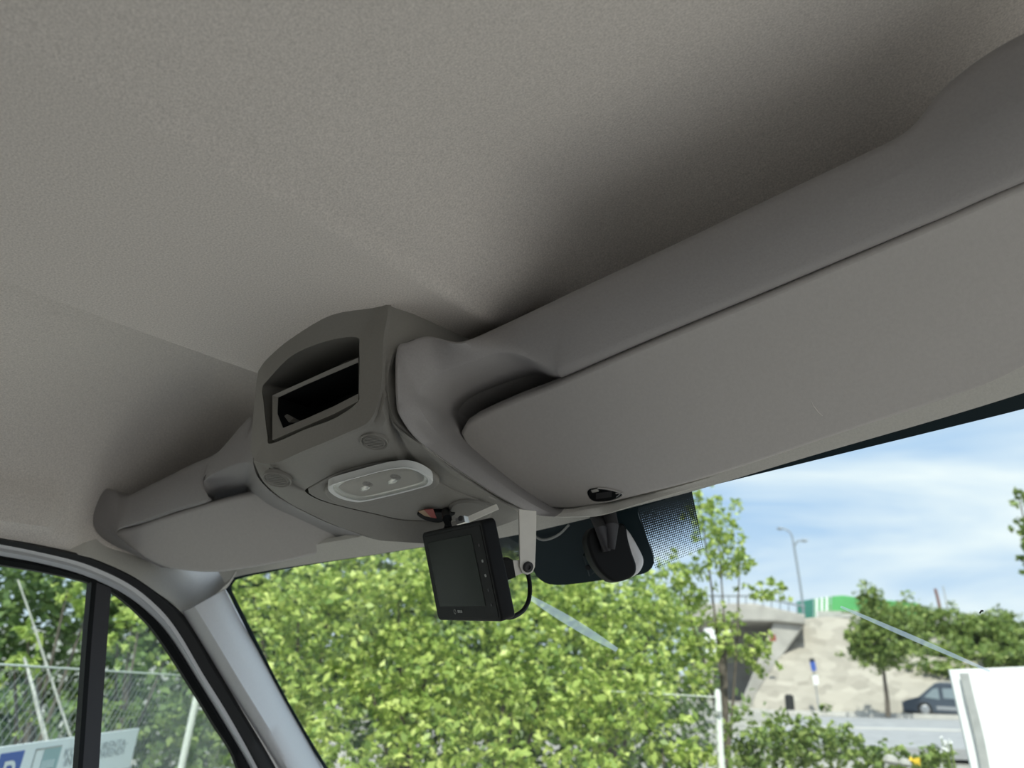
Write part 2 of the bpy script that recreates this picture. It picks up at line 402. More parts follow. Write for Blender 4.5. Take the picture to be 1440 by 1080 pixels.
obj('glass_pane', solid(rows, lambda p: np.array((0, 0.004, 0.004))), 'glass', win)
# black ceramic border: wide at the right, hairline over the left half and down the pillar
fr1 = [(455 + 75, 1200), (455, 1080), (400, 988), (360, 912), (338, 868), (323, 838), (317, 826), (323, 814), (335, 807), (385, 798), (450, 788), (530, 777), (600, 767), (705, 755), (830, 727), (915, 705), (985, 683), (1143, 634), (1323, 582), (1440, 548), (1600, 496)]
fr2 = [(460 + 75, 1200), (460, 1080), (405, 987), (366, 912), (344, 868), (330, 840), (325, 828), (329, 819), (339, 813), (386, 803), (451, 792), (530, 780), (600, 769), (705, 757), (830, 731), (915, 709), (985, 687), (1143, 648), (1323, 604), (1440, 575), (1600, 533)]
a = [ws(*p, off=-0.002) for p in spline(fr1, 4)]; b = [ws(*p, off=-0.002) for p in spline(fr2, 4)]
obj('ceramic_border', solid([a, b], lambda p: np.array((0, 0.001, 0.001))), 'frit', win)
# black sensor area printed on the glass
fz = [(712, 752), (735, 768), (744, 785), (752, 806), (762, 817), (775, 822), (800, 822), (853, 815), (895, 809), (911, 804), (919, 794), (918, 780), (907, 750), (897, 722), (895, 704), (850, 718), (800, 732), (750, 744)]
fz = [np.array(p) for p in resample(spline(fz, 4, True), 72, True)]
ring = [ws(*p, off=-0.003) for p in fz]; cen = ws(820, 775, off=-0.003)
mid = [ws(*(p * 0.55 + np.array((820, 775)) * 0.45), off=-0.003) for p in fz]
mb = MB(); mb.grid([[p + np.array((0, .002, .002)) for p in ring], ring, mid], True)
mb.add(mid + [cen], [(i, (i + 1) % 72, 72) for i in range(72)])
obj('ceramic_patch', mb, 'frit', win)
def dot_patch(tl, tr, br, bl, nm):
    n_ = 8; rows = []; uv = []
    for k in range(n_ + 1):
        r = []
        for j in range(n_ + 1):
            s, t = j / n_, k / n_
            p = (np.array(tl) * (1 - s) + np.array(tr) * s) * (1 - t) + (np.array(bl) * (1 - s) + np.array(br) * s) * t
            r.append(ws(*p, off=-0.0015)); uv.append((s, t))
        rows.append(r)
    mb = MB(); mb.grid(rows); obj(nm, mb, 'dots', win, uv=uv)
dot_patch((893, 706), (972, 686), (990, 772), (921, 800), 'dotted_band')
dot_patch((700, 755), (722, 752), (760, 815), (712, 815), 'dotted_band')
for x0, y0, x1, y1, w in ((742, 838, 868, 914, 13), (1182, 853, 1392, 944, 7)):  # pale see-through strips drawn in for reflections on the glass
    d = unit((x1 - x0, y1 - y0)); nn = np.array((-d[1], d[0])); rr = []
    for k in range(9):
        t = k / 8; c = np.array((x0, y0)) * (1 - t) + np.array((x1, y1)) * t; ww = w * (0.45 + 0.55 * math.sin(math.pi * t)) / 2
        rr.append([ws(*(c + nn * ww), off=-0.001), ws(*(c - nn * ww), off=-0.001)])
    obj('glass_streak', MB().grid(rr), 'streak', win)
obj('stone_chip', MB().tube([ws(1378, 862, -.002), ws(1380, 859, -.002), ws(1383, 859, -.002)], 0.0012, 6), 'black', win)

# ---- front header lining between the glass edge and everything above it
ha = [(300, 790), (330, 795), (385, 775), (450, 765), (530, 750), (600, 735), (705, 720), (830, 690), (915, 665), (1000, 640), (1143, 600), (1323, 545), (1440, 510), (1600, 455)]
hb = [(318, 824), (330, 812), (385, 801), (450, 791), (530, 779.5), (600, 768.5), (705, 756.5), (830, 728.5), (915, 706.5), (1000, 683.5), (1143, 640.5), (1323, 588.5), (1440, 552.5), (1600, 500.5)]
a = [ws(*p, off=0.008) for p in spline(ha, 4)]; b = [ws(*p, off=-0.006) for p in spline(hb, 4)]; c = [ws(*p, off=0.004) for p in spline(hb, 4)]
structure(obj('trim_1', solid([a, b, c], lambda p: np.array((0, .004, .01))), 'trimcloth'))

# ---- steel roof skin above the lining, unseen, added to stop sun leaks
fr_ = [ws(*p, off=.012) for p in spline(WIN_TOP[2:], 4)]; fr2_ = [np.array((p[0], ws_f0(-p[0]) + .0, .72)) for p in fr_]; fr3_ = [np.array((p[0], -.64, .72)) for p in fr_]
rm = MB(); rm.grid([fr_, [p * .5 + q * .5 + np.array((0, .02, .03)) for p, q in zip(fr_, fr2_)], fr2_, fr3_])
rm.box((-1.60, -.64, .715), (.25, 0, 0), (0, 1.62, 0), (0, 0, .01)); rm.box((-.1, -.64, .715), (.9, 0, 0), (0, 1.69, 0), (0, 0, .01))
ROOF = rm
# ---- left front corner lining
TA = [(100, 700, .655), (126, 735, .668), (132, 748, .675), (150, 764, .705), (190, 784, .765), (227, 801, .83), (270, 809, .93), (300, 809, .965)]
TB = [(66, 770), (110, 780), (130, 785), (160, 797), (190, 812), (222, 834), (245, 850), (262, 866)]
rows = []
A = spline([onf(x + 12, y - 14, f + .03) for x, y, f in TA] + [ws(330, 800, .01), ws(333, 812, .002)], 4)
B = spline([onf(*p) for p in TA] + [ws(322, 815, -.004), ws(317, 829, -.004)], 4)
C = spline([onf(x * .5 + X * .5, y * .5 + Y * .5, 0.5 * f + 0.5 * onr(X, Y, -1.49)[1] + .004) for (x, y, f), (X, Y) in zip(TA, TB)] + [(ws(300, 838, -.01) * .6 + onr(285, 848, -1.49) * .4), (ws(312, 832, -.008))], 4)
D = spline([onr(X, Y, -1.515 if X < 70 else -1.493) for X, Y in TB] + [onr(278, 853, -1.47), ws(308, 836, -.01)], 4)
E = [p + np.array((-.02, .02, -.004)) for p in D]
structure(obj('trim_2', solid([A, B, C, D, E], lambda p: np.array((-.004, .004, .004))), 'trimcloth', smooth=60))

# ---- A-pillar cover
pr = [(316, 829), (338, 872), (362, 915), (402, 990), (453, 1080), (520, 1200)]
pl_ = [(266, 857), (300, 912), (326, 955), (362, 1012), (404, 1080), (475, 1200)]
R_ = spline([ws(*p, off=-.006) for p in pr], 5); L_ = spline([onr(x, y, -1.47) for x, y in pl_], 5)
G_ = spline([onr(x - 9, y + 3, -1.49) for x, y in pl_], 5); H_ = spline([onr(x - 14, y + 5, -1.53) for x, y in pl_], 5)
Rb = spline([ws(*p, off=.006) for p in pr], 5)
mid = [a * .5 + b * .5 - (a * .5 + b * .5) * 0.012 for a, b in zip(R_, L_)]
m2 = [a * .15 + b * .85 - (a * .15 + b * .85) * 0.010 for a, b in zip(R_, L_)]
structure(obj('trim_3', solid([Rb, R_, mid, m2, L_, G_, H_], lambda p: np.array((-.003, .004, .003))), 'pillar', smooth=60))

# ---- left door: seals, painted frame, divider bar, panes
K0 = [(-120, 738), (-60, 745), (0, 756), (60, 767), (130, 784), (190, 811), (235, 844), (264, 872), (302, 935), (347, 1010), (388, 1080), (450, 1200)]
K1 = [(-120, 746), (-60, 753), (0, 764), (60, 776), (125, 793), (185, 821), (228, 856), (256, 892), (287, 945), (327, 1010), (368, 1085), (425, 1200)]
K1b = [(-120, 753), (-60, 760), (0, 771), (60, 783), (122, 800), (181, 828), (223, 863), (251, 899), (282, 952), (321, 1016), (360, 1085), (415, 1200)]
K2 = [(-120, 763), (-60, 770), (0, 781), (60, 793), (119, 810), (175, 838), (217, 874), (244, 910), (275, 961), (314, 1026), (350, 1088), (400, 1200)]
K3 = [(-120, 776), (-60, 783), (0, 794), (60, 804), (117, 817), (160, 834), (204, 872), (231, 907), (264, 958), (299, 1015), (335, 1080), (350, 1200)]
K2 = [(x1 + (x2 - x1) * w, y1 + (y2 - y1) * w) for (x1, y1), (x2, y2), w in zip(K1b, K2, (1, 1, 1, .95, .9, .8, .65, .55, .45, .4, .4, .4))]
def kl(c, l, sub=5): return spline([onr(x, y, -l) for x, y in c], sub)
door = sthing('door_1', onr(130, 800, -1.52))
def ribbon(nm, rows, mat, par=door, th=0.010):
    return obj(nm, solid(rows, lambda p: np.array((-th, 0, 0))), mat, par, smooth=60)
ribbon('door_seal', [kl(K0, 1.497), [(p + q) / 2 + np.array((.008, 0, 0)) for p, q in zip(kl(K0, 1.497), kl(K1, 1.50))], kl(K1, 1.50)], 'softblack')
ribbon('frame_flange', [kl(K1, 1.506), kl(K1b, 1.510)], 'frame')
ribbon('door_frame', [kl(K1b, 1.508), [(p + q) / 2 + np.array((.004, 0, 0)) for p, q in zip(kl(K1b, 1.508), kl(K2, 1.514))], kl(K2, 1.514)], 'frame')
ribbon('window_channel', [kl(K2, 1.517), [(p + q) / 2 + np.array((.006, 0, 0)) for p, q in zip(kl(K2, 1.517), kl(K3, 1.525))], kl(K3, 1.525)], 'black')
sk = kl(K1b[:8], 1.535); rm = ROOF
rm.grid([[np.array((-1.60, p[1], .72)) for p in sk], [np.array((-1.59, p[1], p[2] + .10)) for p in sk], sk])
rm.grid([[np.array((-1.60, f, .72)) for f in (-.64, sk[0][1])], [np.array((-1.54, f, sk[0][2])) for f in (-.64, sk[0][1])]])
structure(obj('roof', rm, 'frame'))
def bar(nm, a, b, l, mat, d0):
    rws = [kl(a, l, 4), kl(b, l, 4)]; return ribbon(nm, rws, mat, door, d0)
bar('divider_bar', [(134, 808), (126, 900), (119, 1000), (113, 1085), (105, 1200)], [(157, 820), (151, 900), (144, 1000), (139, 1085), (131, 1200)], 1.517, 'divider', .02)
bar('divider_seal', [(130, 806), (122, 900), (115, 1000), (109, 1085), (101, 1200)], [(137, 808), (129, 900), (122, 1000), (116, 1085), (108, 1200)], 1.514, 'black', .02)
pt = [(-120, 770), (0, 786), (125, 812), (140, 818)]; pb = [(-120, 1200), (0, 1200), (105, 1200), (118, 1200)]
ribbon('glass_pane', [spline([onr(x, y, -1.532) for x, y in pt], 3), spline([onr(x, y, -1.532) for x, y in pb], 3)], 'sideglass', door, .004)
pt = [(146, 818), (160, 830), (210, 868), (238, 908), (270, 960), (305, 1015), (340, 1080), (352, 1200)]; pb = [(118, 1200), (125, 1200), (150, 1200), (180, 1200), (220, 1200), (260, 1200), (300, 1200), (351, 1201)]
ribbon('quarter_pane', [spline([onr(x, y, -1.532) for x, y in pt], 3), spline([onr(x, y, -1.532) for x, y in pb], 3)], 'sideglass', door, .004)

# ================================================================ overhead console
con = thing('overhead_console', onf(450, 440, .70), 'grey plastic roof console with cubby, lamp and two round grilles above the monitor', 'overhead console')
def cu(f): return 0.5436 - 0.27 * f
class Under:                                            # the console's sloping underside
    def hit(s, x, y, off=0.0):
        d = dv(x, y) / 1000; t = (0.5436 + off) / (d[2] + 0.27 * d[1]); return d * t
UN = Under()
O = [(366, 522, .610), (378, 496, .594), (410, 466, .580), (470, 438, .580), (546, 424, .618), (544, 480, .616), (541, 545, .617), (526, 592, .612), (490, 612, .605), (430, 637, .605), (387, 654, .615), (357, 645, .635), (358, 590, .625)]
Hh = [(369, 546), (377, 534), (411, 500), (458, 480), (501, 474), (506, 490), (505, 548), (503, 566), (472, 588), (430, 604), (382, 624), (376, 612), (371, 570)]
S_ = 5
Oc = spline([onf(*p) for p in O], S_, True); Oc = [p for p in Oc]
Hd = [.604, .597, .584, .588, .604, .606, .606, .604, .597, .598, .606, .610, .608]
Hf = spline([np.array((x, y, f)) for (x, y), f in zip(Hh, Hd)], S_, True)
H0 = [onf(p[0], p[1], p[2]) for p in Hf]
H1 = [onf(p[0] * .985 + 445 * .015, p[1] * .985 + 548 * .015, p[2] + .010) for p in Hf]
H2 = [p * 1.0 + np.array((0, .10, .02)) for p in H1]
Om = [a * .12 + b * .88 for a, b in zip(Oc, H0)]
Oo = [a * .94 + b * .06 + np.array((0, -.004, 0)) for a, b in zip(Oc, H0)]
mb = MB(); mb.grid([Oc, Oo, Om, H0, H1, H2], True); mb.cap(H2)
# underside: ring from the outer ridge to the lamp panel's outline
outer = [(357, 645, .635), (387, 654, .615), (430, 637, .605), (490, 612, .605), (526, 592, .612), (541, 545, .617), (549, 590, .627), (600, 632, .68), (640, 665, .74), (690, 697, .833), (738, 722, .92), (690, 744, .90), (640, 761, .87), (600, 764, .85), (565, 762, .83), (525, 758, .815), (470, 738, .767), (435, 722, .725), (400, 703, .685), (370, 677, .65)]
inner = [(430, 688), (445, 679), (470, 666), (510, 654), (545, 648), (568, 650), (590, 657), (612, 673), (640, 689), (675, 703), (697, 712), (675, 727), (630, 734), (590, 733), (560, 731), (530, 724), (490, 715), (460, 707), (442, 700), (431, 693)]
o3 = spline([onf(*p) for p in outer], 4, True); i3 = [UN.hit(*p) for p in spline(inner, 4, True)]
i3b = [UN.hit(p[0], p[1], .006) for p in spline([(x, y) for x, y in inner], 4, True)]
def midring(t):
    out = []
    for k, (p, q) in enumerate(zip(o3, i3)):
        c = p * (1 - t) + q * t; j = k / 4
        if j < 10.5 or j > 16.5:                        # follow the flat underside
            px = V3.T @ c; hx = UN.hit(px[0] / px[2] * 1000 + 720, px[1] / px[2] * 1000 + 540); w = (1.0 if t > .2 else .45) * (1 - .75 * math.exp(-((j - 5.2) / .8) ** 2)) * (1 - .5 * math.exp(-(min(j, 20 - j) / .6) ** 2))
            c = c * (1 - w) + hx * w
        out.append(c)
    return out
back = [p * 1.0 + np.array((0.0, 0.02, 0.03)) for p in o3]
mb.grid([o3, midring(.1), midring(.3), midring(.65), i3, i3b], True)
# right flank from the corner edge to the seam, left flank behind the left edge
C1 = [(546, 424, .618), (545, 450, .617), (544, 480, .616), (542, 520, .616), (541, 550, .618), (548, 588, .627), (575, 613, .655), (600, 632, .68), (640, 665, .74), (690, 697, .833), (738, 722, .92)]
C2 = [(662, 478, .78), (640, 482, .74), (600, 475, .68), (566, 486, .638), (557, 520, .635), (560, 566, .635), (580, 604, .665), (606, 630, .70), (648, 664, .76), (698, 696, .855), (745, 722, .945)]
c1 = spline([onf(*p) for p in C1], 5); c2 = spline([onf(*p) for p in C2], 5)
r1 = [a * .72 + b * .28 - (a * .3 + b * .7) * .006 for a, b in zip(c1, c2)]
c0 = spline([onf(x - 5, y + 1, f + .004) for x, y, f in C1], 5)
mb.grid([c0, c1, r1, c2, [p * 1.010 for p in c2]])
ctop = spline([onf(546, 424, .618), onf(590, 444, .68), onf(650, 476, .77), onf(690, 470, .86)], 5)
mb.grid([ctop, [p + np.array((.0, 0, .05)) for p in ctop]])
D1 = [(546, 424, .618), (470, 438, .580), (410, 466, .580), (378, 496, .594), (366, 522, .610), (358, 590, .625), (357, 645, .635), (370, 677, .65), (400, 703, .685), (435, 722, .725), (470, 738, .767), (525, 758, .815)]
d1 = spline([onf(*p) for p in D1], 4); mb.grid([d1, [p + np.array((.004, .05, .03)) for p in d1], [p + np.array((.004, .25, .05)) for p in d1]])
shell = obj('shell', mb, 'console', con, smooth=42, weld=True)
# cubby tray: frame with a black slot
TP = Plane(onf(384, 560, .612), onf(506, 503, .612), onf(445, 600, .608))
to = [(383, 556), (430, 535), (470, 517), (504, 503), (504, 535), (504, 564), (470, 582), (430, 599), (383, 619), (383, 590)]
ti = [(391, 559), (430, 541), (470, 524), (505, 509), (505, 532), (505, 553), (470, 571), (432, 588), (398, 602), (390, 582)]
o_ = [TP.hit(*p) for p in to]; i_ = [TP.hit(*p, off=.004) for p in ti]; i2 = [p + np.array((0, .07, 0.0)) for p in i_]
mb = MB(); mb.grid([[p + np.array((0, .02, 0)) for p in o_], o_, i_], True); obj('tray_frame', mb, 'console', con, smooth=30)
mb = MB(); mb.grid([[p + np.array((0, .0008, 0)) for p in i_], i2], True); mb.cap(i2); slot = obj('card_slot', mb, 'black', con, smooth=30)
wg = [TP.hit(388, 572, .008), TP.hit(413, 588, .03), TP.hit(396, 603, .008), TP.hit(388, 606, .008)]
mb = MB(); mb.add(wg + [p + np.array((-.004, .02, 0)) for p in wg], [(0, 1, 2, 3), (0, 1, 5, 4), (1, 2, 6, 5), (2, 3, 7, 6), (3, 0, 4, 7), (7, 6, 5, 4)]); obj('slot_wedge', mb, 'console', slot, smooth=0)
# lamp panel (dished plate) inside the seam
def under2(px, off=0.0):                                          # pixel outline -> plane coordinates on the underside
    return [np.array((UN.hit(p[0], p[1], off)[0], UN.hit(p[0], p[1], off)[1])) for p in px]
UNn = unit((0, .27, 1.0))
def unto3(off): return lambda q, dep: np.array((q[0], q[1], cu(q[1]) + off)) + UNn * dep
cx, cy = 560, 695
pp = [(x + (cx - x) * .018, y + (cy - y) * .03) for x, y in inner]
obj('lamp_panel', MB().pillow(under2(resample(spline(pp, 5, True), 90, True)), unto3(-.001), .012, .0035), 'console', con, smooth=50)
# lamp: bezel, frosted housing, reflector bowl, two bulb holders, clear cover
lens = [(461, 687), (466, 681), (496, 672), (542, 660), (570, 656.5), (588, 660), (603, 668), (609, 675), (605, 682), (588, 687.5), (557, 695.5), (512, 705.5), (496, 705.5), (478, 701), (466, 694)]
def sc_(o, k, dx=0, dy=0): return [((x - 537) * k + 537 + dx, (y - 681) * k + 681 + dy) for x, y in o]
obj('lamp_bezel', MB().pillow(under2(resample(spline(sc_(lens, 1.10, 1, 6), 5, True), 80, True), -.012), unto3(-.012), .014, .006), 'console', con, smooth=50)
lo = resample(spline(lens, 5, True), 80, True); li = resample(spline(sc_(lens, .91, 0, 0), 5, True), 80, True)
lr0 = [unto3(-.008)(q, 0) for q in under2(lo, -.018)]; lr1 = [unto3(-.0175)(q, 0) for q in under2(lo, -.0175)]
lr1b = [unto3(-.0195)(q, 0) for q in under2(resample(spline(sc_(lens, .97), 5, True), 80, True), -.0195)]
lr2 = [unto3(-.019)(q, 0) for q in under2(li, -.019)]; lr3 = [unto3(-.013)(q, 0) for q in under2(resample(spline(sc_(lens, .88), 5, True), 80, True), -.017)]
lampo = obj('lamp_lens', MB().grid([lr0, lr1, lr1b, lr2, lr3], True), 'lensrim', con, smooth=50)
bowl = [lr3] + [[unto3(-.013 + .010 * (1 - k * k))(q, 0) for q in under2(resample(spline(sc_(lens, .88 * k), 5, True), 80, True), -.016)] for k in (.8, .55, .3, .1)]
mb = MB(); mb.grid(bowl, True); mb.cap(bowl[-1]); obj('reflector', mb, 'reflector', lampo, smooth=60)
for bx, by in ((517, 681), (556, 671)):
    c = UN.hit(bx, by, -.012)
    mb = MB(); mb.lathe(c + UNn * .010, -UNn, [(.014, 0), (.014, .004), (.010, .007), (.008, .010), (.004, .012)], 16); obj('bulb_holder', mb, 'dark', lampo)
    mb = MB(); mb.lathe(c + np.array((-.012, .006, 0)), (-1, .2, 0), [(.004, -.012), (.0055, -.008), (.0055, .006), (.003, .010)], 12); obj('bulb', mb, 'chrome', lampo)
obj('clear_cover', MB().pillow(under2(li, -.0185), unto3(-.0185), .001, .0004, 2), 'cover', lampo)
# round speaker grilles
def grille(x, y, rad):
    c = UN.hit(x, y); a = np.array((1.0, 0, 0)); b = unit(np.cross(UNn, a)); P = lambda r, t, o: c + (a * math.cos(t) + b * math.sin(t)) * r - UNn * o
    ring = lambda r, o: [P(r, 2 * math.pi * k / 40, o) for k in range(40)]
    mb = MB(); mb.grid([ring(rad, -.004), ring(rad, .0025), ring(rad * .95, .0035), ring(rad * .90, .0025), ring(rad * .86, .0005), ring(rad * .80, .0008), ring(rad * .75, .003), ring(rad * .70, .003), ring(rad * .70, -.004)], True)
    g = obj('speaker_grille', mb, 'console', con, smooth=35)
    mb = MB(); mb.cap(ring(rad * .71, .0008)); mb.grid([ring(rad * .71, .0008), ring(rad * .71, -.001)], True); obj('grille_backing', mb, 'black', g, smooth=0)
    mb = MB(); n_ = 9
    for k in range(n_):
        v = (-1 + 2 * (k + .5) / n_) * rad * .70; h = math.sqrt(max(0, (rad * .72) ** 2 - v * v)); d2 = unit(a * .92 + b * .38); e2 = np.cross(UNn, d2)
        mb.box(c + e2 * (v - rad * .034) - d2 * h - UNn * .0015, d2 * 2 * h, e2 * rad * .068, -UNn * .0022)
    obj('grille_bars', mb, 'console', g, smooth=0)
grille(526.5, 620, .0195); grille(390, 673, .0215)
# reading-light lid and its dark aperture with the red and amber mark
rc = UN.hit(662, 716)
mb = MB(); mb.lathe(rc - UNn * .002, UNn, [(.030, -.003), (.034, -.001), (.034, .008)], 40); obj('round_lid', mb, 'console', con)
ap = [(586, 719), (593, 715.5), (611, 714.5), (640, 715.5), (634, 722), (622, 729), (612, 730), (596, 726)]
sw = obj('switch_well', MB().pillow(under2(resample(spline(ap, 4, True), 32, True)), unto3(-.0065), .006, .002, 2), 'black', con)
mb = MB(); q = [UN.hit(x, y, -.0072) for x, y in ((596, 717), (609, 716), (614, 729), (606, 727.5))]; mb.add(q + [p + UNn * .001 for p in q], [(0, 1, 2, 3), (0, 4, 5, 1), (1, 5, 6, 2), (2, 6, 7, 3), (3, 7, 4, 0)]); obj('red_mark', mb, 'red', sw, smooth=0)
mb = MB(); q = [UN.hit(x, y, -.0070) for x, y in ((588, 719.5), (596, 717), (606, 727.5), (597, 725.5))]; mb.add(q + [p + UNn * .001 for p in q], [(0, 1, 2, 3), (0, 4, 5, 1), (1, 5, 6, 2), (2, 6, 7, 3), (3, 7, 4, 0)]); obj('amber_mark', mb, 'amber', sw, smooth=0)

# ================================================================ header shelves with sun-visor recess
def shelf_unit(name, OO, II, WW, label, tops, split=0):
    t = thing(name, onf(*OO[len(OO) // 2]), label, 'overhead shelf')
    o = spline([onf(*p) for p in OO], 5); i = spline([onf(*p) for p in II], 5); w = spline([onf(*p) for p in WW], 5)
    m1 = [a * .92 + b * .08 - a * .006 for a, b in zip(o, i)]
    m2 = [a * .5 + b * .5 - a * .003 for a, b in zip(o, i)]
    q0, q1, _ = tops
    for k, (a, b) in enumerate(zip(o, i)):
        g = sstep(q0 - 1.5, q0 + 2, k / 5) * sstep(q1 + 1, q1 - 1, k / 5) if q1 < 20 else sstep(q0 - 1.5, q0 + 2, k / 5)
        m2[k] = m2[k] * (1 - g) + g * np.array(((a[0] + b[0]) / 2, a[1] * .82 + b[1] * .18 - .002, a[2] * .40 + b[2] * .60))
    for _ in range(3):
        m2 = [m2[k] if k < 88 or k > len(m2) - 3 else sum(m2[max(0, k - 5):k + 6]) / len(m2[max(0, k - 5):k + 6]) for k in range(len(m2))] if q1 > 20 else m2
    m3 = [a * .06 + b * .94 - a * .002 for a, b in zip(o, i)]
    w1 = [a * .45 + b * .55 + a * .004 for a, b in zip(i, w)]
    dk = [p + np.array((0, .012, .003)) for p in w]
    ob = [p * 1.02 for p in o]
    rws = [ob, o, m1, m2, m3, i, w1, w, dk]
    nb_ = len(dk); h_ = nb_ // 2; kk = (8, 12) if q1 > 20 else (3, 6)
    dp = [p + np.array((0, .055, -.012)) * sstep(kk[0], kk[1], k / 5) * (1 if q1 > 20 else sstep(15, 11, k / 5)) for k, p in enumerate(dk)]
    rb = MB().grid([dk[:h_], dp[:h_], [(dp[k] + dp[nb_ - 1 - k]) / 2 + np.array((0, .012, .01)) for k in range(h_)], [dp[nb_ - 1 - k] for k in range(h_)], [dk[nb_ - 1 - k] for k in range(h_)]])
    rb.cap([dk[h_ - 1], dp[h_ - 1], (dp[h_ - 1] + dp[nb_ - h_]) / 2 + np.array((0, .012, .01)), dp[nb_ - h_], dk[nb_ - h_], dk[h_]])
    obj('recess_back', rb, 'shelf', t, smooth=60)
    if split:
        lb = MB().grid([r[:split + 1] for r in rws]); e_ = split + 18
        tw = [.30 * (1 - (k - split) / 17) for k in range(split, e_)]
        lb.grid([[p * .9992 for p in o[split:e_]], [(o[k] * (1 - v * .5) + m2[k] * v * .5) * .9992 for k, v in zip(range(split, e_), tw)], [(o[k] * (1 - v) + m2[k] * v) * .9996 for k, v in zip(range(split, e_), tw)]])
        obj('lower_border', lb, 'trimcloth', t, smooth=50)
    obj('panel', MB().grid([r[split:] for r in rws]), 'shelf', t, smooth=88)
    # shelf floor running forward from the rear lip
    s0, s1, fu = tops; tp = o[s0 * 5:s1 * 5 + 1]
    mb = MB(); f0 = [p * 1.004 for p in tp]; f1 = [p + np.array((0, .04, -.004)) for p in tp]; f2 = [np.array((p[0], 0.92, max(fu, p[2] - .02))) for p in tp]
    mb.grid([f0, f1, f2]); mb.grid([[p + np.array((0, .004, -.004)) for p in r] for r in (f0, f1, f2)]); obj('shelf_floor', mb, 'shelf', t, smooth=50)
    return t
RO = [(1600, 497, 1.07), (1440, 550, 1.07), (1200, 621, 1.07), (1060, 664, 1.07), (971, 688, 1.065), (915, 704, 1.05), (880, 715, 1.035), (850, 724, 1.02), (825, 727, .99), (780, 727, .96), (745, 721, .93), (690, 692, .83), (600, 630, .68), (565, 590, .625), (557, 560, .617), (558, 492, .62), (575, 481, .635), (602, 473, .66), (640, 481, .68), (662, 477, .705), (692, 464, .735), (735, 444, .738), (775, 425, .74), (830, 399, .74), (950, 343, .74), (1090, 276, .74), (1210, 219, .74), (1262, 193, .74), (1290, 170, .74), (1325, 126, .735), (1380, 82, .725), (1440, 47, .715), (1600, -30, .69)]
RI = [(1600, 477, 1.06), (1440, 528, 1.06), (1200, 606, 1.06), (1060, 652, 1.06), (971, 679, 1.055), (915, 694, 1.05), (880, 703, 1.04), (850, 711, 1.03), (826, 716, 1.00), (789, 721, .975), (765, 717, .95), (712, 685, .87), (643, 632, .77), (612, 604, .715), (592, 575, .665), (589, 556, .665), (596, 542, .67), (618, 526, .69), (665, 509, .715), (700, 497, .735), (730, 499, .755), (755, 511, .78), (778, 521, .80), (800, 515, .80), (920, 466, .80), (1060, 408, .80), (1180, 357, .80), (1245, 330, .80), (1290, 311, .80), (1330, 294, .80), (1380, 272, .80), (1440, 246, .80), (1600, 178, .80)]
RW = [(1600, 458, 1.075), (1440, 508, 1.075), (1200, 585, 1.075), (1060, 630, 1.075), (971, 657, 1.07), (915, 672, 1.068), (880, 685, 1.065), (850, 697, 1.06), (828, 705, 1.06), (796, 711, 1.06), (776, 706, 1.045), (726, 674, 1.0), (664, 620, .945), (650, 600, .90), (640, 583, .885), (642, 572, .875), (654, 560, .87), (678, 548, .87), (716, 534, .875), (746, 526, .88), (762, 527, .885), (775, 532, .89), (790, 534, .89), (806, 530, .89), (920, 481, .90), (1060, 423, .90), (1180, 373, .90), (1245, 346, .90), (1290, 327, .90), (1330, 311, .90), (1380, 288, .90), (1440, 263, .90), (1600, 196, .90)]
shelf_unit('header_shelf', RO, RI, RW, 'long dark grey header shelf with scooped finger recess, right of the roof console', (19, 32, .53), 45)
LO = [(513, 779, 1.02), (526, 769, 1.03), (508, 751, .99), (465, 737, .91), (410, 710, .82), (375, 685, .77), (357, 655, .73), (357, 588, .735), (341, 597, .74), (322, 619, .74), (303, 638, .74), (270, 653, .735), (240, 668, .72), (205, 685, .705), (184, 695.5, .69), (170, 697, .685), (163, 690, .68), (146, 688, .665), (135, 704, .66), (129, 724, .66), (132, 742, .67), (150, 761, .70), (190, 781, .75), (227, 798, .80)]
LI = [(490, 777, 1.02), (482, 766, 1.01), (452, 746, .97), (415, 725, .91), (384, 706, .85), (362, 682, .80), (354, 654, .745), (335, 653, .735), (312, 662, .74), (290, 674, .74), (283, 688, .745), (292, 703, .75), (250, 716, .735), (207, 731, .71), (178, 741, .69), (167, 745, .68), (164, 748, .68), (165, 752, .685), (167, 756, .69), (172, 760, .70), (178, 765, .71), (190, 773, .735), (212, 787, .77), (240, 799, .81)]
LW = [(470, 775, 1.06), (465, 767, 1.05), (435, 752, 1.02), (400, 735, .97), (370, 717, .92), (352, 700, .88), (346, 688, .87), (335, 692, .87), (322, 697, .87), (310, 701, .87), (302, 704, .86), (298, 707, .85), (252, 723, .82), (212, 738, .79), (181, 741, .73), (168, 745, .72), (164.5, 748, .72), (165.5, 752, .72), (167.5, 756, .725), (172.5, 760, .735), (178.5, 765, .745), (190.5, 773, .77), (213, 787, .80), (241, 798, .84)]
shelf_unit('header_shelf', LO, LI, LW, 'short header shelf at far left between the roof console and the side window', (8, 16, .525))

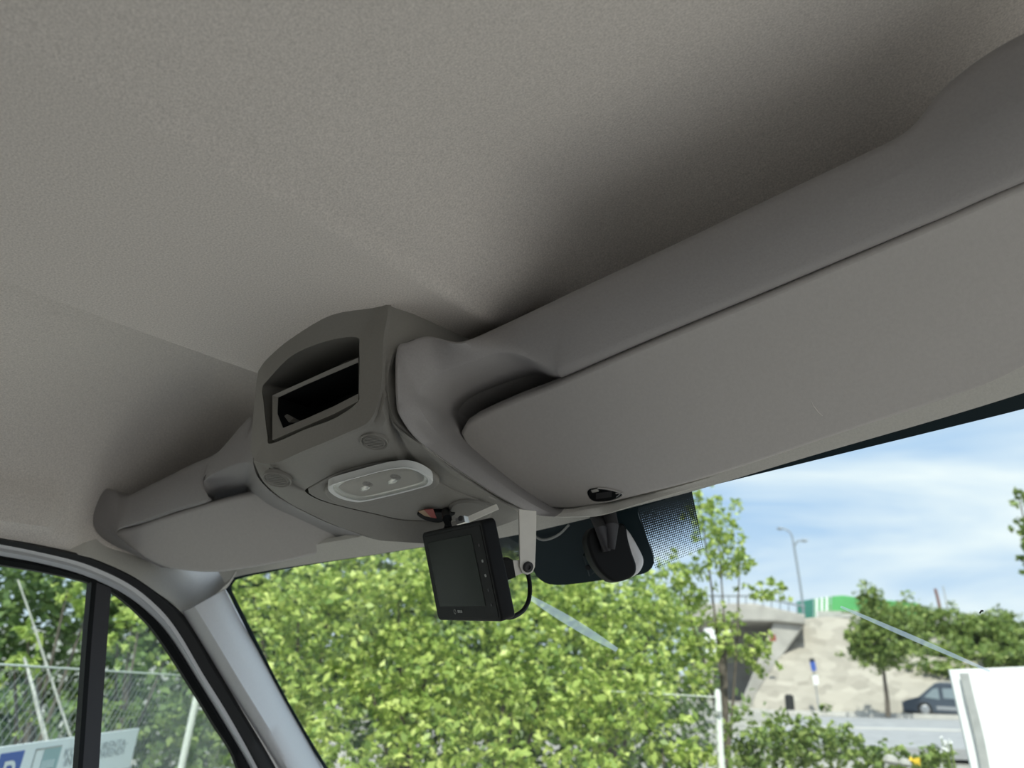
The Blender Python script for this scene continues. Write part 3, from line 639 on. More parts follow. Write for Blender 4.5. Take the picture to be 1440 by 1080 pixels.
# ---- sun visors
def visor(name, pl, outline, sub, n, T, e, label, extra):
    t = thing(name, pl.hit(*outline[0]), label, 'sun visor')
    r2 = [pl.to2(pl.hit(*p)) for p in resample(spline(outline, sub, True), n, True)]
    obj('visor_board', MB().pillow(r2, lambda q, dep: pl.to3(q, dep), T, e, 5), 'visor', t, smooth=50)
    extra(t, pl); return t
PR = Plane(onf(790, 532, .855), onf(1440, 256, .855), onf(1000, 672, 1.04))
ro = [(647, 610), (652, 599), (670, 586), (728, 560), (778, 541), (920, 480), (1060, 422), (1200, 363), (1320, 312), (1440, 259), (1600, 191), (1680, 160), (1680, 440), (1600, 478), (1440, 528), (1200, 606), (1060, 653), (971, 680), (920, 693), (880, 703), (850, 710), (826, 714), (789, 717), (768, 714), (740, 696), (700, 666), (662, 636)]
def rx(t, pl):
    hol = [(826, 693), (829, 688), (840, 686), (858, 688), (875, 694), (868, 700), (855, 704), (838, 705), (830, 701)]
    r2 = [pl.to2(pl.hit(*p)) for p in resample(spline(hol, 4, True), 36, True)]
    c = obj('clip_opening', MB().pillow(r2, lambda q, dep: pl.to3(q, dep - .0012), .004, .0008, 2), 'black', t)
    mb = MB(); rim = [pl.to3(q, -.002) for q in r2]; cq = np.mean(r2, axis=0)
    mb.tube([pl.to3(cq + (q - cq) * 1.05, -.0018) for q in r2[6:27]], .0013, 6); obj('clip_rim', mb, 'visor', c)
    mb = MB(); mb.box(pl.hit(831, 690, -.004), pl.hit(840, 688, -.004) - pl.hit(831, 690, -.004), pl.hit(833, 693, -.004) - pl.hit(831, 690, -.004), pl.n * .002); obj('clip_tab', mb, 'chrome', c, smooth=0)
    mb = MB(); mb.tube([pl.hit(866, 694, -.0035), pl.hit(874, 693, -.0035), pl.hit(867, 699, -.0035)], .0012, 6); obj('clip_tab', mb, 'chrome', c)
    mb = MB(); mb.box(pl.hit(838, 702, -.003), pl.hit(860, 699, -.003) - pl.hit(838, 702, -.003), pl.hit(838, 694, -.003) - pl.hit(838, 702, -.003), pl.n * .001); obj('clip_pin', mb, 'dark', c, smooth=0)
    mb = MB(); mb.tube([pl.hit(1139, 561, -.0002), pl.hit(1144, 571, -.0004), pl.hit(1151, 580, -.0003), pl.hit(1157, 585, -.0002)], [.0003, .0006, .0006, .0003], 5); obj('scratch', mb, 'scratch', t)
visor('sun_visor', PR, ro, 4, 150, .024, .007, 'large grey padded sun visor with small scratch, filling the right side of the header', rx)
PL = Plane(onf(165, 744, .70), onf(372, 690, .86), onf(520, 766, 1.04))
lo_ = [(160, 748), (185, 742), (240, 724), (300, 706), (340, 696), (372, 691), (395, 700), (430, 722), (470, 743), (498, 758), (505, 768), (498, 774), (470, 779), (440, 782), (385, 794), (330, 803), (300, 806), (262, 804), (226, 797), (187, 776), (164, 759)]
def lx(t, pl):
    hol = [(474, 775), (480, 773), (492, 775), (498, 777), (490, 778.5), (480, 779)]
    r2 = [pl.to2(pl.hit(*p)) for p in resample(spline(hol, 4, True), 24, True)]
    c = obj('clip_opening', MB().pillow(r2, lambda q, dep: pl.to3(q, dep - .0015), .004, .0008, 2), 'black', t)
    mb = MB(); mb.tube([pl.hit(482, 780, -.003), pl.hit(488, 778.5, -.003)], .003, 6); obj('clip_tab', mb, 'chrome', c)
    mb = MB(); mb.tube([pl.hit(455, 774, .002), pl.hit(464, 772.5, -.001), pl.hit(474, 774, .001)], [.002, .004, .002], 8); obj('clip_dimple', mb, 'visor', t)
visor('sun_visor', PL, lo_, 4, 120, .022, .008, 'small sun visor at far left, above the windscreen corner', lx)

# ================================================================ monitor on its bracket
TR = onz(684, 731, 930); BR = onz(699, 873, 930); TL = onz(598, 750, 1090); BL = onz(610, 871, 1090)
ex = unit((TL - TR) + (BL - BR)); ey = (BR - TR) + (BL - TL); ey = unit(ey - ex * ey.dot(ex)); en = np.cross(ex, ey)
if en.dot(TR) < 0: en = -en                              # en: away from the viewer
wm = (np.linalg.norm(TL - TR) + np.linalg.norm(BL - BR)) / 2; hm = (np.linalg.norm(BR - TR) + np.linalg.norm(BL - TL)) / 2
oc = (TR + BR + TL + BL) / 4 - ex * wm / 2 - ey * hm / 2
mon = thing('monitor', oc + ex * wm / 2, 'black dash monitor hanging on a white steel bracket below the roof console', 'monitor')
def m3(a, b, c=0.0): return oc + ex * a + ey * b + en * c
def rrect(x0, y0, x1, y1, r, k=5):
    out = []
    for cx_, cy_, a0 in ((x1 - r, y1 - r, 0), (x0 + r, y1 - r, 90), (x0 + r, y0 + r, 180), (x1 - r, y0 + r, 270)):
        for q in range(k + 1):
            a = math.radians(a0 + 90 * q / k); out.append((cx_ + r * math.cos(a), cy_ + r * math.sin(a)))
    return out
obj('housing', MB().pillow(rrect(0, 0, wm, hm, .008), lambda q, d: m3(q[0], q[1], d), .022, .003), 'black', mon, smooth=50)
obj('bezel', MB().pillow(rrect(.006, .006, wm - .006, hm - .005, .003), lambda q, d: m3(q[0], q[1], d - .0008), .003, .0006, 2), 'black', mon)
scr = obj('screen', MB().pillow(rrect(.034, .016, wm - .018, hm - .021, .0015), lambda q, d: m3(q[0], q[1], d - .0014), .003, .0004, 2), 'screen', mon)
for k, bz in enumerate((.030, .050, .068, .086, .104)):
    obj('button', MB().pillow(rrect(.0155, bz * hm / .125 - .002, .0195, bz * hm / .125 + .002, .0015), lambda q, d: m3(q[0], q[1], d - .0016), .003, .0004, 2), 'mark' if k in (1, 2) else 'divider', mon)
mb = MB()                                                # faint unreadable maker's mark: a ring and three strokes
c0 = wm * .60; r0 = hm - .0135
mb.tube([m3(c0 + .011 + .003 * math.cos(t * math.pi / 6), r0 + .003 * math.sin(t * math.pi / 6), -.0016) for t in range(13)], .0006, 5)
for k in range(3): mb.box(m3(c0 - .001 - k * .005, r0 - .002, -.0018), ex * .0032, ey * .0035, en * .001)
obj('logo', mb, 'mark', mon, smooth=0)
# bracket arms and cross bar
BP = Plane(onz(742, 760, 1030), onz(760, 760, 1038), onz(743, 820, 1030))
arm = [(730, 716), (754.5, 719), (754, 760), (752.5, 797), (749, 805), (742, 808.5), (735, 806), (731, 797), (730.5, 760)]
r2 = [BP.to2(BP.hit(*p)) for p in arm]
br = obj('bracket', MB().pillow(r2, lambda q, d: BP.to3(q, d), .003, .0007, 2), 'steel', mon, smooth=50)
mb = MB(); mb.lathe(BP.hit(742, 797, 0), -BP.n, [(.0078, 0), (.0078, .003), (.006, .0045), (.003, .0045), (.0027, .002)], 20); obj('bolt', mb, 'dark', br)
tg = [(718, 789), (737, 789), (740, 806), (722, 813)]
obj('tongue', MB().pillow([BP.to2(BP.hit(*p)) for p in tg], lambda q, d: BP.to3(q, d + .004), .003, .0006, 2), 'steel', br, smooth=50)
bl = [(690, 786), (722, 788), (726, 812), (690, 826)]
obj('mount_block', MB().pillow([BP.to2(BP.hit(*p)) for p in bl], lambda q, d: BP.to3(q, d + .001), .02, .001, 2), 'black', mon, smooth=30)
mb = MB(); mb.box(onz(640, 729, 1045), onz(652, 725, 1045) - onz(640, 729, 1045), onz(642, 738, 1045) - onz(640, 729, 1045), (0, .01, 0)); obj('clip', mb, 'chrome', br, smooth=0)
mb = MB(); mb.lathe(onz(648, 729, 1040), -unit(onz(648, 729, 1)), [(.004, 0), (.004, .003), (.0025, .005)], 12); obj('screw', mb, 'dark', br)
mb = MB(); a = onz(640, 734, 1050); b = onz(697, 709, 1070); mb.box(a, b - a, onz(643, 741, 1050) - a, (0, .003, .0)); obj('cross_bar', mb, 'steel', br, smooth=0)
mb = MB(); mb.tube([UN.hit(627, 718, .0), onz(629, 730, 1050), onz(630, 742, 1045)], .007, 12); obj('pivot_stalk', mb, 'black', mon)
mb = MB(); mb.tube(spline([onz(742, 806, 1036), onz(745, 822, 1030), onz(744, 842, 1015), onz(736, 858, 985), onz(722, 867, 960), onz(710, 868, 950)], 6), .0033, 10); obj('cable', mb, 'black', mon)

# ================================================================ camera pod on the glass
pod = thing('sensor_pod', ws(860, 775), 'black camera pod with two-pronged stalk on the dark top of the windscreen', 'camera pod')
SP = Plane(onz(860, 775, 1160), onz(880, 775, 1166), onz(860, 800, 1150))
front = [(826, 760), (830, 745), (838, 741), (846, 752), (850, 764), (858, 760), (866, 744), (873, 735), (881, 740), (884, 757), (889, 775), (896, 797), (890, 811), (866, 818), (847, 806), (833, 785)]
r2 = [SP.to2(SP.hit(*p)) for p in resample(spline(front, 4, True), 64, True)]
obj('cover', MB().pillow(r2, lambda q, d: SP.to3(q, d), .03, .005), 'black', pod, smooth=50)
rim = [(850, 748), (873, 737), (886, 745), (900, 768), (908, 786), (905, 800), (896, 809), (880, 812), (860, 800), (850, 780)]
SP2 = Plane(onz(860, 775, 1176), onz(880, 775, 1182), onz(860, 800, 1166))
r2 = [SP2.to2(SP2.hit(*p)) for p in resample(spline(rim, 4, True), 48, True)]
obj('housing', MB().pillow(r2, lambda q, d: SP2.to3(q, d), .05, .012), 'pillar', pod, smooth=60)
mb = MB(); mb.tube([ws(838, 722, -.02), onz(846, 745, 1155), onz(853, 775, 1150)], [.012, .010, .007], 12); mb.tube([ws(855, 716, -.02), onz(860, 740, 1160), onz(858, 772, 1150)], [.013, .012, .008], 12)
obj('stalk', mb, 'divider', pod)
q2 = [(819, 782), (829, 780), (837, 805), (828, 811)]
SP3 = Plane(ws(828, 795, -.02), ws(838, 795, -.02), ws(828, 805, -.02))
bx = obj('light_sensor', MB().pillow([SP3.to2(SP3.hit(*p)) for p in q2], lambda q, d: SP3.to3(q, d), .015, .003, 3), 'frit', pod, smooth=50)
mb = MB(); mb.lathe(SP3.hit(827, 798, -.0005), -SP3.n, [(.005, 0), (.005, .001), (.004, .0012)], 16); obj('sensor_hole', mb, 'black', bx)
mb = MB(); mb.tube(spline([ws(752, 754, -.01), ws(762, 759, -.014), ws(775, 757, -.014), ws(788, 750, -.012), ws(800, 738, -.008)], 5), .0022, 8); tag(obj('sensor_cable', mb, 'mark'), 'thin grey cable drooping along the top of the windscreen behind the white bracket', 'cable')

# ================================================================ OUTSIDE
#OUTSIDE-BEGIN
def gz(d): return 1.2 * sstep(7, 22, d) + max(0.0, (d - 23)) * 0.055      # the ground climbs gently towards the road
rings = []
for d in (0, 3, 6, 8, 10, 13, 16, 19, 22, 23, 30, 41, 55, 80, 120):
    rings.append([np.array((d * math.sin(2 * math.pi * k / 96), d * math.cos(2 * math.pi * k / 96), gz(d) - (.12 if d > 20 else 0))) for k in range(96)])
mb = MB(); mb.grid(rings[1:], True); mb.cap(rings[1]); mb.grid([rings[-1], [p - np.array((0, 0, .3)) for p in rings[-1]]], True)
structure(obj('ground', mb, 'ground', frame=MI, smooth=60))

class WP:
    """vertical or leaning plane in the world"""
    def __init__(s, p, ex, ey):
        s.p = np.array(p, float); s.ex = unit(ex); s.ey = np.array(ey, float); s.ey = unit(s.ey - s.ex * s.ey.dot(s.ex)); s.n = np.cross(s.ex, s.ey)
        if s.n.dot(s.p - EYE) < 0: s.n = -s.n
    def hit(s, x, y, off=0.0):
        v = dw(x, y); return EYE + v * ((s.n.dot(s.p - EYE) + off) / s.n.dot(v))
    def to2(s, q): q = np.array(q) - s.p; return np.array((q.dot(s.ex), q.dot(s.ey)))
    def to3(s, a, off=0.0): return s.p + s.ex * a[0] + s.ey * a[1] + s.n * off
    def px2(s, pts): return [s.to2(s.hit(*p)) for p in pts]
def facing(x, y, d):
    p = W(x, y, d); v = p - EYE; r = unit((v[1], -v[0], 0)); return WP(p, r, (0, 0, 1.0))
def mpp(x, y, d): return float(np.linalg.norm(W(x + .5, y, d) - W(x - .5, y, d)))
def plate(pl, px, T, e=.004, off=0.0, k=2): return MB().pillow(pl.px2(px), lambda q, dd: pl.to3(q, dd + off), T, e, k)
UP = np.array((0, 0, 1.0))

# ---- road, far kerb
A_, B_, C_, D_ = W(880, 1044, 24), W(1500, 1056, 24), W(1560, 1018, 40.5), W(880, 1000, 40.5)
def lift(p, z): return np.array((p[0], p[1], p[2] + z))
mb = MB(); rows = [[A_ * (1 - s) + B_ * s for s in np.linspace(0, 1, 12)], [D_ * (1 - s) + C_ * s for s in np.linspace(0, 1, 12)]]
mid_ = [[a * (1 - t) + b * t for a, b in zip(*rows)] for t in (0, .33, .66, 1)]
structure(obj('road', solid(mid_, lambda p: np.array((0, 0, -.25))), 'asphalt', frame=MI))
mb = MB(); rows = [[a * (1 - t) + b * t + UP * .03 for a, b in zip(*rows)] for t in (.485, .515)]
structure(obj('lane_marking', solid(rows, lambda p: np.array((0, 0, -.05))), 'pave', frame=MI))
kb = [W(880, 999, 40.5) + UP * .0, W(1100, 1003.5, 40.5), W(1560, 1017, 40.5)]; kb2 = [p + unit(np.array((p[0], p[1], 0))) * 2.2 for p in kb]
structure(obj('kerb_strip', solid([[p - UP * .05 for p in kb], [p + UP * .16 for p in kb], [p + UP * .17 for p in kb2]], lambda p: np.array((0, 0, -.2))), 'pave', frame=MI))

# ---- stone pitched bank behind the road
bp = W(1160, 1006, 42.5); bt = W(1160, 868, 51)
BK = WP(bp, W(1320, 1010, 42.5) - W(1060, 1004, 42.5), bt - bp)
structure(obj('stone_bank', plate(BK, [(1052, 1010), (1062, 975), (1090, 932), (1130, 869), (1160, 866), (1196, 869), (1225, 895), (1260, 915), (1330, 925), (1440, 930), (1560, 960), (1560, 1022), (1320, 1013)], .6, .1), 'stones', frame=MI, smooth=30))
hs = [(1150, 868, 51), (1196, 868, 51), (1225, 893, 50), (1260, 912, 49), (1330, 922, 48), (1440, 926, 47), (1600, 940, 46)]
ht = [(1150, 850, 62), (1196, 850, 62), (1230, 850, 62), (1270, 850, 61), (1330, 862, 60), (1440, 900, 60), (1600, 925, 60)]
structure(obj('hill', solid([[W(*p) for p in hs], [W(*p) for p in ht], [W(*p) + np.array((4, 14, -4)) for p in ht]], lambda p: np.array((0, .3, -.6))), 'ground', frame=MI))

# ---- leaves
def leaves_into(P, NRM, size, rnd, asp=.6):
    n = len(P); a = rnd.normal(size=(n, 3)); a -= NRM * np.sum(a * NRM, 1)[:, None]; a /= np.linalg.norm(a, axis=1)[:, None] + 1e-9
    b = np.cross(NRM, a); L = size * rnd.uniform(.65, 1.25, n)[:, None]; Wd = L * asp
    base = P - a * L * .5; tip = P + a * L * .5 - NRM * L * .12; l = P + b * Wd * .5 + NRM * L * .08; r = P - b * Wd * .5 + NRM * L * .08
    return np.stack([base, r, tip, l], 1).reshape(-1, 3)
def leaf_mesh(name, V, mat, parent):
    o0 = ORG[parent.name][0]; n = len(V) // 4; me = bpy.data.meshes.new(name)
    me.vertices.add(n * 4); me.vertices.foreach_set('co', (V - o0).astype(np.float32).ravel())
    me.loops.add(n * 4); me.loops.foreach_set('vertex_index', np.arange(n * 4, dtype=np.int32))
    me.polygons.add(n); me.polygons.foreach_set('loop_start', np.arange(0, n * 4, 4, dtype=np.int32))
    me.update(calc_edges=True); me.materials.append(M[mat])
    o = bpy.data.objects.new(name, me); sc.collection.objects.link(o); o.parent = parent; ORG[o.name] = (o0, MI); return o
def tree(name, cat, label, blobs, mat, leaf, dens, foot, trunk=.05, bark='bark', group=None, flat=.85, branch=True):
    """blobs: (px, py, rx px, ry px, distance)"""
    dist = blobs[0][4]; fx, fy = foot[0], foot[1]; fd = foot[2] if len(foot) > 2 else dist
    p = W(fx, fy, fd); base = np.array((p[0], p[1], foot[3] if len(foot) > 3 else gz(math.hypot(p[0], p[1])) - .05))
    t = thing(name, base, label, cat, MI, group)
    VS = []; cs = []
    for (x, y, rx, ry, d) in blobs:
        c = W(x, y, d); s = mpp(x, y, d); R = np.array((rx * s, ry * s * .6 + rx * s * .4, ry * s)); cs.append(c)
        n = int(dens * 14 * rx * ry * s * s / (leaf * leaf)) + 12
        u = rng.normal(size=(n, 3)); u /= np.linalg.norm(u, axis=1)[:, None]
        lump = 1 + .22 * np.sin(u[:, 0] * 7 + x) * np.sin(u[:, 2] * 6 + y) + .16 * np.sin(u[:, 1] * 13 + d * 9)
        rr = (rng.uniform(0, 1, n) ** .42) * lump
        # gather into twigs
        k = max(4, n // 5); idx = rng.integers(0, k, n); P0 = (u * rr[:, None])[idx] + rng.normal(size=(n, 3)) * .07
        P = c + P0 * R
        nr = rng.normal(size=(n, 3)) * .75 + np.array((0, 0, flat)) + u[idx] * .5; nr /= np.linalg.norm(nr, axis=1)[:, None]
        P[:, 2] = np.maximum(P[:, 2], base[2] + .03)
        VS.append(leaves_into(P, nr, leaf, rng))
    leaf_mesh('foliage', np.concatenate(VS), mat, t)
    mb = MB(); top_ = np.mean(cs, axis=0); fork = base * .45 + np.array((top_[0], top_[1], base[2] * .45 + top_[2] * .55)) * .55; fork[2] = base[2] + (top_[2] - base[2]) * .45
    mb.tube(spline([base, base * .5 + fork * .5 + np.array((.02, .03, 0)), fork, fork * .3 + top_ * .7], 3), list(np.linspace(trunk, trunk * .5, 10)), 8); obj('trunk', mb, bark, t)
    if branch:
        for c in cs[:4]:
            mb = MB(); mb.tube(spline([fork, fork * .5 + c * .5 + np.array((.03, .0, .05)), c], 3), list(np.linspace(trunk * .45, trunk * .15, 7)), 6); obj('branch', mb, bark, t)
    return t
G1 = 'trees outside the windscreen'
tree('broadleaf_tree', 'tree', 'tall bright green tree right beside the left windscreen pillar', [(420, 865, 85, 70, 6.0), (385, 945, 70, 80, 5.8), (470, 820, 90, 45, 6.2), (355, 830, 45, 40, 6.4), (450, 985, 80, 60, 5.7)], 'leaf', .078, 1.7, (420, 1300))
tree('broadleaf_tree', 'tree', 'bright yellow-green tree just left of the hanging monitor', [(560, 845, 95, 75, 6.5), (625, 795, 80, 45, 6.8), (510, 930, 80, 70, 6.1), (600, 930, 90, 70, 6.3), (560, 1010, 90, 60, 6.0)], 'leaf', .078, 1.7, (560, 1300))
tree('broadleaf_tree', 'tree', 'bright green tree below the monitor cable loop', [(720, 905, 85, 70, 6.9), (690, 820, 70, 60, 7.4), (760, 975, 95, 75, 6.5), (660, 985, 80, 70, 6.3), (780, 850, 60, 40, 7.2)], 'leaf', .078, 1.7, (710, 1300))
tree('broadleaf_tree', 'tree', 'green tree under the black camera pod', [(850, 865, 80, 60, 7.5), (920, 850, 55, 45, 7.8), (870, 945, 90, 75, 7.0), (830, 1010, 90, 60, 6.6), (800, 830, 60, 30, 7.6)], 'leaf', .078, 1.6, (860, 1300))
tree('slender_tree', 'tree', 'loose airy tree before the bridge, right of the dotted glass band', [(1010, 755, 42, 60, 9), (985, 712, 30, 26, 9), (1040, 790, 28, 28, 9), (955, 820, 50, 50, 9.2), (1075, 830, 38, 20, 9), (1005, 890, 55, 45, 9), (1065, 915, 36, 34, 9), (960, 930, 45, 50, 8.8)], 'leaf', .085, 1.6, (1030, 1200), trunk=.045)
GB = 'dark trees behind the bright ones'
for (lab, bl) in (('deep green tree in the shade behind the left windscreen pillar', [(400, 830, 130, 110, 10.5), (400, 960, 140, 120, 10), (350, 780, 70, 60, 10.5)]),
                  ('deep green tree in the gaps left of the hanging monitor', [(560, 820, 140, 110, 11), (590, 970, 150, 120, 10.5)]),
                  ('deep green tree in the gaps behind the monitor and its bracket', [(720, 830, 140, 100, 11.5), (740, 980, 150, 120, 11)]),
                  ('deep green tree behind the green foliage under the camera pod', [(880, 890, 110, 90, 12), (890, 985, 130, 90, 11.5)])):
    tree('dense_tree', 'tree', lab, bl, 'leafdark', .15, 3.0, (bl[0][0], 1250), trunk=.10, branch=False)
for (lab, bl) in (('bright low shrub at the foot of the left windscreen pillar', [(440, 1055, 70, 45, 5.2), (510, 1075, 60, 40, 5.1)]),
                  ('yellow-green shrub at the bottom edge below the monitor', [(620, 1065, 80, 45, 5.4), (720, 1075, 70, 40, 5.5)]),
                  ('pale green shrub at the bottom edge under the camera pod', [(830, 1072, 70, 45, 5.7)]),
                  ('lime green shrub covering the wire fence left of its pale post', [(930, 1040, 55, 55, 5.9), (975, 1060, 35, 40, 5.8), (905, 985, 40, 35, 6.0)])):
    tree('leafy_shrub', 'shrub', lab, bl, 'leaf', .075, 1.3, (bl[0][0], 1300), trunk=.03)
for (lab, bl) in (('mid green shrub just right of the pale fence post', [(1055, 1055, 50, 55, 8)]),
                  ('bushy green shrub in front of the road, left of the blue road sign pole', [(1115, 1045, 50, 50, 8.4)]),
                  ('leafy shrub in front of the road below the blue road sign', [(1165, 1045, 48, 45, 8.6)]),
                  ('low shrub at the near roadside below the lollipop shaped tree', [(1232, 1066, 55, 34, 8.2)]),
                  ('low weedy shrub at the near roadside beside the white panel', [(1305, 1068, 45, 30, 8)])):
    tree('roadside_shrub', 'shrub', lab, bl, 'leafmid', .08, 2.6, (bl[0][0], 1250), trunk=.03)

# ---- trees beyond the side window
tree('young_tree', 'tree', 'young tree with thin dark trunk behind the side window, left of the divider bar', [(95, 830, 50, 35, 6.6), (40, 900, 50, 45, 6.2), (20, 935, 40, 40, 6.0), (130, 840, 40, 30, 7)], 'leaf', .09, .55, (86, 1000, 6.8), trunk=.045)
tree('young_tree', 'tree', 'young tree seen through the small quarter window right of the divider bar', [(185, 880, 40, 40, 7), (165, 905, 28, 40, 6.6), (235, 920, 36, 30, 7.6), (200, 850, 50, 26, 7.6)], 'leaf', .09, .6, (190, 1010, 7.2), trunk=.04)
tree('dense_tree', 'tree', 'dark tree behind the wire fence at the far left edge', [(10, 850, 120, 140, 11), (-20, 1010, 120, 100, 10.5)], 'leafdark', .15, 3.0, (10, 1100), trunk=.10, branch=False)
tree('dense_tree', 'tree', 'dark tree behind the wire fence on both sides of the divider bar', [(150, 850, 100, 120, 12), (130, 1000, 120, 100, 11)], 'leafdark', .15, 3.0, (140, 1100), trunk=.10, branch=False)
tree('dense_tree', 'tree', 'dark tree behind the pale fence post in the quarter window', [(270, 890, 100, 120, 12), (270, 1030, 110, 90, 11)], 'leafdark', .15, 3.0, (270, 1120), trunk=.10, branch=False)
tree('fence_shrub', 'shrub', 'dusty green shrub growing through the wire fence above the parking sign', [(40, 1000, 55, 45, 6.2), (150, 1000, 60, 45, 6.8)], 'leafmid', .08, .8, (80, 1200, 6.4), trunk=.02)
tree('fence_shrub', 'shrub', 'green shrub behind the wire fence right of the parking sign', [(235, 1035, 45, 45, 7.4), (310, 1050, 40, 50, 7.6)], 'leafmid', .08, .9, (250, 1200, 7.4), trunk=.02)
for a, b, r, lab in ((( 34, 925, 5.4), (62, 1030, 5.2), .011, 'pale leaning sapling stem, thickest of the bare stems in the side window'), ((25, 815, 6.0), (72, 955, 5.8), .007, 'thin pale bare stem rising to the top left corner of the side window')):
    st = obj('bare_stem', MB().tube(spline([W(*b) + (W(*b) - W(*a)) * (W(*b)[2] / (W(*a)[2] - W(*b)[2])) , W(*b), (W(*a) + W(*b)) / 2 + np.array((.01, 0, 0)), W(*a)], 3), list(np.linspace(r * 1.3, r * .7, 10)), 8), 'palebark', frame=MI); tag(st, lab, 'stem')

# ---- wire fence beyond the side window with its parking sign
f0 = W(0, 945, 3.7); f1 = W(196, 939, 5.1); fd = unit((f1[0] - f0[0], f1[1] - f0[1], 0)); FP = WP((f0[0], f0[1], 0), fd, UP)
ztop = (FP.hit(0, 945)[2] + FP.hit(196, 939)[2]) / 2
def wire_fence(name, pl, s0, s1, z0, z1, posts, label, pitch=.05, wr=.0013, prad=.026):
    t = thing(name, pl.to3((posts[0], 0)), label, 'fence', MI)
    mb = MB(); h = z1 - z0; k = s0 - h
    while k < s1:
        for sg in (0, 1):
            a0, a1 = (k, k + h) if sg == 0 else (k + h, k)
            za, zb = z0, z1
            def cl(aa, zz, bb, zz2, lim, hi):
                return aa + (zz - zz2) * 0
            pa = np.array((a0, za)); pb = np.array((a1, zb)); d = pb - pa; t0, t1 = 0.0, 1.0
            for lo, hi in ((s0, s1),):
                ta, tb = sorted(((lo - pa[0]) / d[0], (hi - pa[0]) / d[0])); t0 = max(t0, ta); t1 = min(t1, tb)
            if t1 - t0 > .02: mb.tube([pl.to3(pa + d * t0, .003 * sg), pl.to3(pa + d * t1, .003 * sg)], wr, 4, False)
        k += pitch * 1.414
    obj('wire_mesh', mb, 'wire', t, smooth=0)
    obj('top_wire', MB().tube([pl.to3((s0, z1)), pl.to3((s1, z1))], .0045, 6), 'post', t)
    for s in posts:
        mb = MB(); mb.lathe(pl.to3((s, -.02), .03), (0, 0, 1), [(prad, 0), (prad, z1 + .05), (prad * .6, z1 + .075)], 16); p = obj('fence_post', mb, 'post', t)
        mb = MB(); mb.box(pl.to3((s - .03, z1 - .12), -.01), pl.ex * .06, UP * .025, pl.n * .03); obj('clamp', mb, 'alu', p, smooth=0)
    return t
s285 = FP.to2(FP.hit(276, 1010))[0]; sl = FP.to2(FP.hit(-120, 960))[0]
wire_fence('chain_link_fence', FP, sl, s285 + 2.6, .35, ztop, [s285], 'chain link fence with pale post seen through the side window')
def letters(body, pl, s, z, h, off, wid=1.0):
    cu_ = bpy.data.curves.new('letters', 'FONT'); cu_.body = body; cu_.size = h; cu_.extrude = .0
    ob = bpy.data.objects.new('letters', cu_); sc.collection.objects.link(ob); bpy.context.view_layer.update()
    me = bpy.data.meshes.new_from_object(ob.evaluated_get(bpy.context.evaluated_depsgraph_get())); bpy.data.objects.remove(ob)
    vs = [pl.to3((s + v.co.x * wid, z + v.co.y), off) for v in me.vertices]; fs = [tuple(p.vertices) for p in me.polygons]; bpy.data.meshes.remove(me)
    mb = MB(); mb.add(vs, fs); return mb
sg0 = FP.to2(FP.hit(-110, 1052, -.05)); sg1 = FP.to2(FP.hit(196, 1024, -.05)); zb_ = FP.to2(FP.hit(183.5, 1078.5, -.05))[1]
sign = thing('parking_sign', FP.to3(((sg0[0] + sg1[0]) / 2, zb_)), 'white parking sign with a blue P square on the wire fence', 'sign', MI)
def srect(s0, z0, s1, z1, off, T=.002): return MB().box(FP.to3((s0, z0), off), FP.ex * (s1 - s0), UP * (z1 - z0), FP.n * T)
# keep directions: FP.ex runs to the right in the picture, FP.n away from the viewer
obj('sign_board', srect(sg0[0], zb_, sg1[0], sg1[1], -.05, .012), 'signface', sign, smooth=0)
h2 = lambda x, y: FP.to2(FP.hit(x, y, -.053))
q0 = h2(3, 1058); q1 = h2(36, 1055); ww = q1[0] - q0[0]
pb_ = obj('blue_square', srect(q0[0], q1[1] - ww * 1.0, q1[0], q1[1], -.052), 'blue', sign, smooth=0)
obj('letter', letters('P', FP, q0[0] + ww * .16, q1[1] - ww * .86, ww * 1.02, -.054, 1.15), 'white', pb_, smooth=0)
l0 = h2(52, 1051.5); l1 = h2(88, 1047.5); lw = l1[0] - l0[0]; lt = l1[1]
lg = obj('logo_square', srect(l0[0], lt - lw * .95, l1[0], lt, -.0515, .0012), 'signface', sign, smooth=0)
for nm, a, b, c, d, mt_ in (('frame_line', 0, .0, .03, 1, 'alu'), ('frame_line', 0, .97, 1, 1, 'alu'), ('pale_block', .33, .52, 1, .97, 'paleteal'), ('pale_block', .80, .05, 1, .52, 'paleteal'), ('teal_block', .33, .36, .52, .56, 'teal'), ('teal_block', .60, .06, .84, .62, 'teal')):
    obj(nm, srect(l0[0] + lw * a, lt - lw * .95 * (1 - b), l0[0] + lw * c, lt - lw * .95 * (1 - d), -.0535, .001), mt_, lg, smooth=0)
for k in range(5):
    obj('letter', srect(l0[0] + lw * (.38 + k * .10), lt - lw * .36, l0[0] + lw * (.41 + k * .10), lt - lw * .22, -.0545, .001), 'signface', lg, smooth=0)
t0 = h2(90, 1061); t1 = h2(182, 1053); lh = .055
a = h2(90, 1062)
obj('lettering', letters('KUDENTURENTA-', FP, a[0], h2(155, 1053)[1], lh, -.053, (h2(182, 1050)[0] - a[0]) / (lh * 8.6)), 'print', sign, smooth=0)
a = h2(90, 1074)
wk = (h2(180, 1060)[0] - a[0]) / (lh * 9.4)
obj('lettering', letters('IN', FP, a[0], h2(155, 1064)[1], lh, -.053, wk), 'print', sign, smooth=0)
obj('lettering', letters('KARTEPARENDS', FP, a[0] + lh * 1.35 * wk, h2(155, 1064)[1], lh, -.053, wk), 'print', sign, smooth=0)

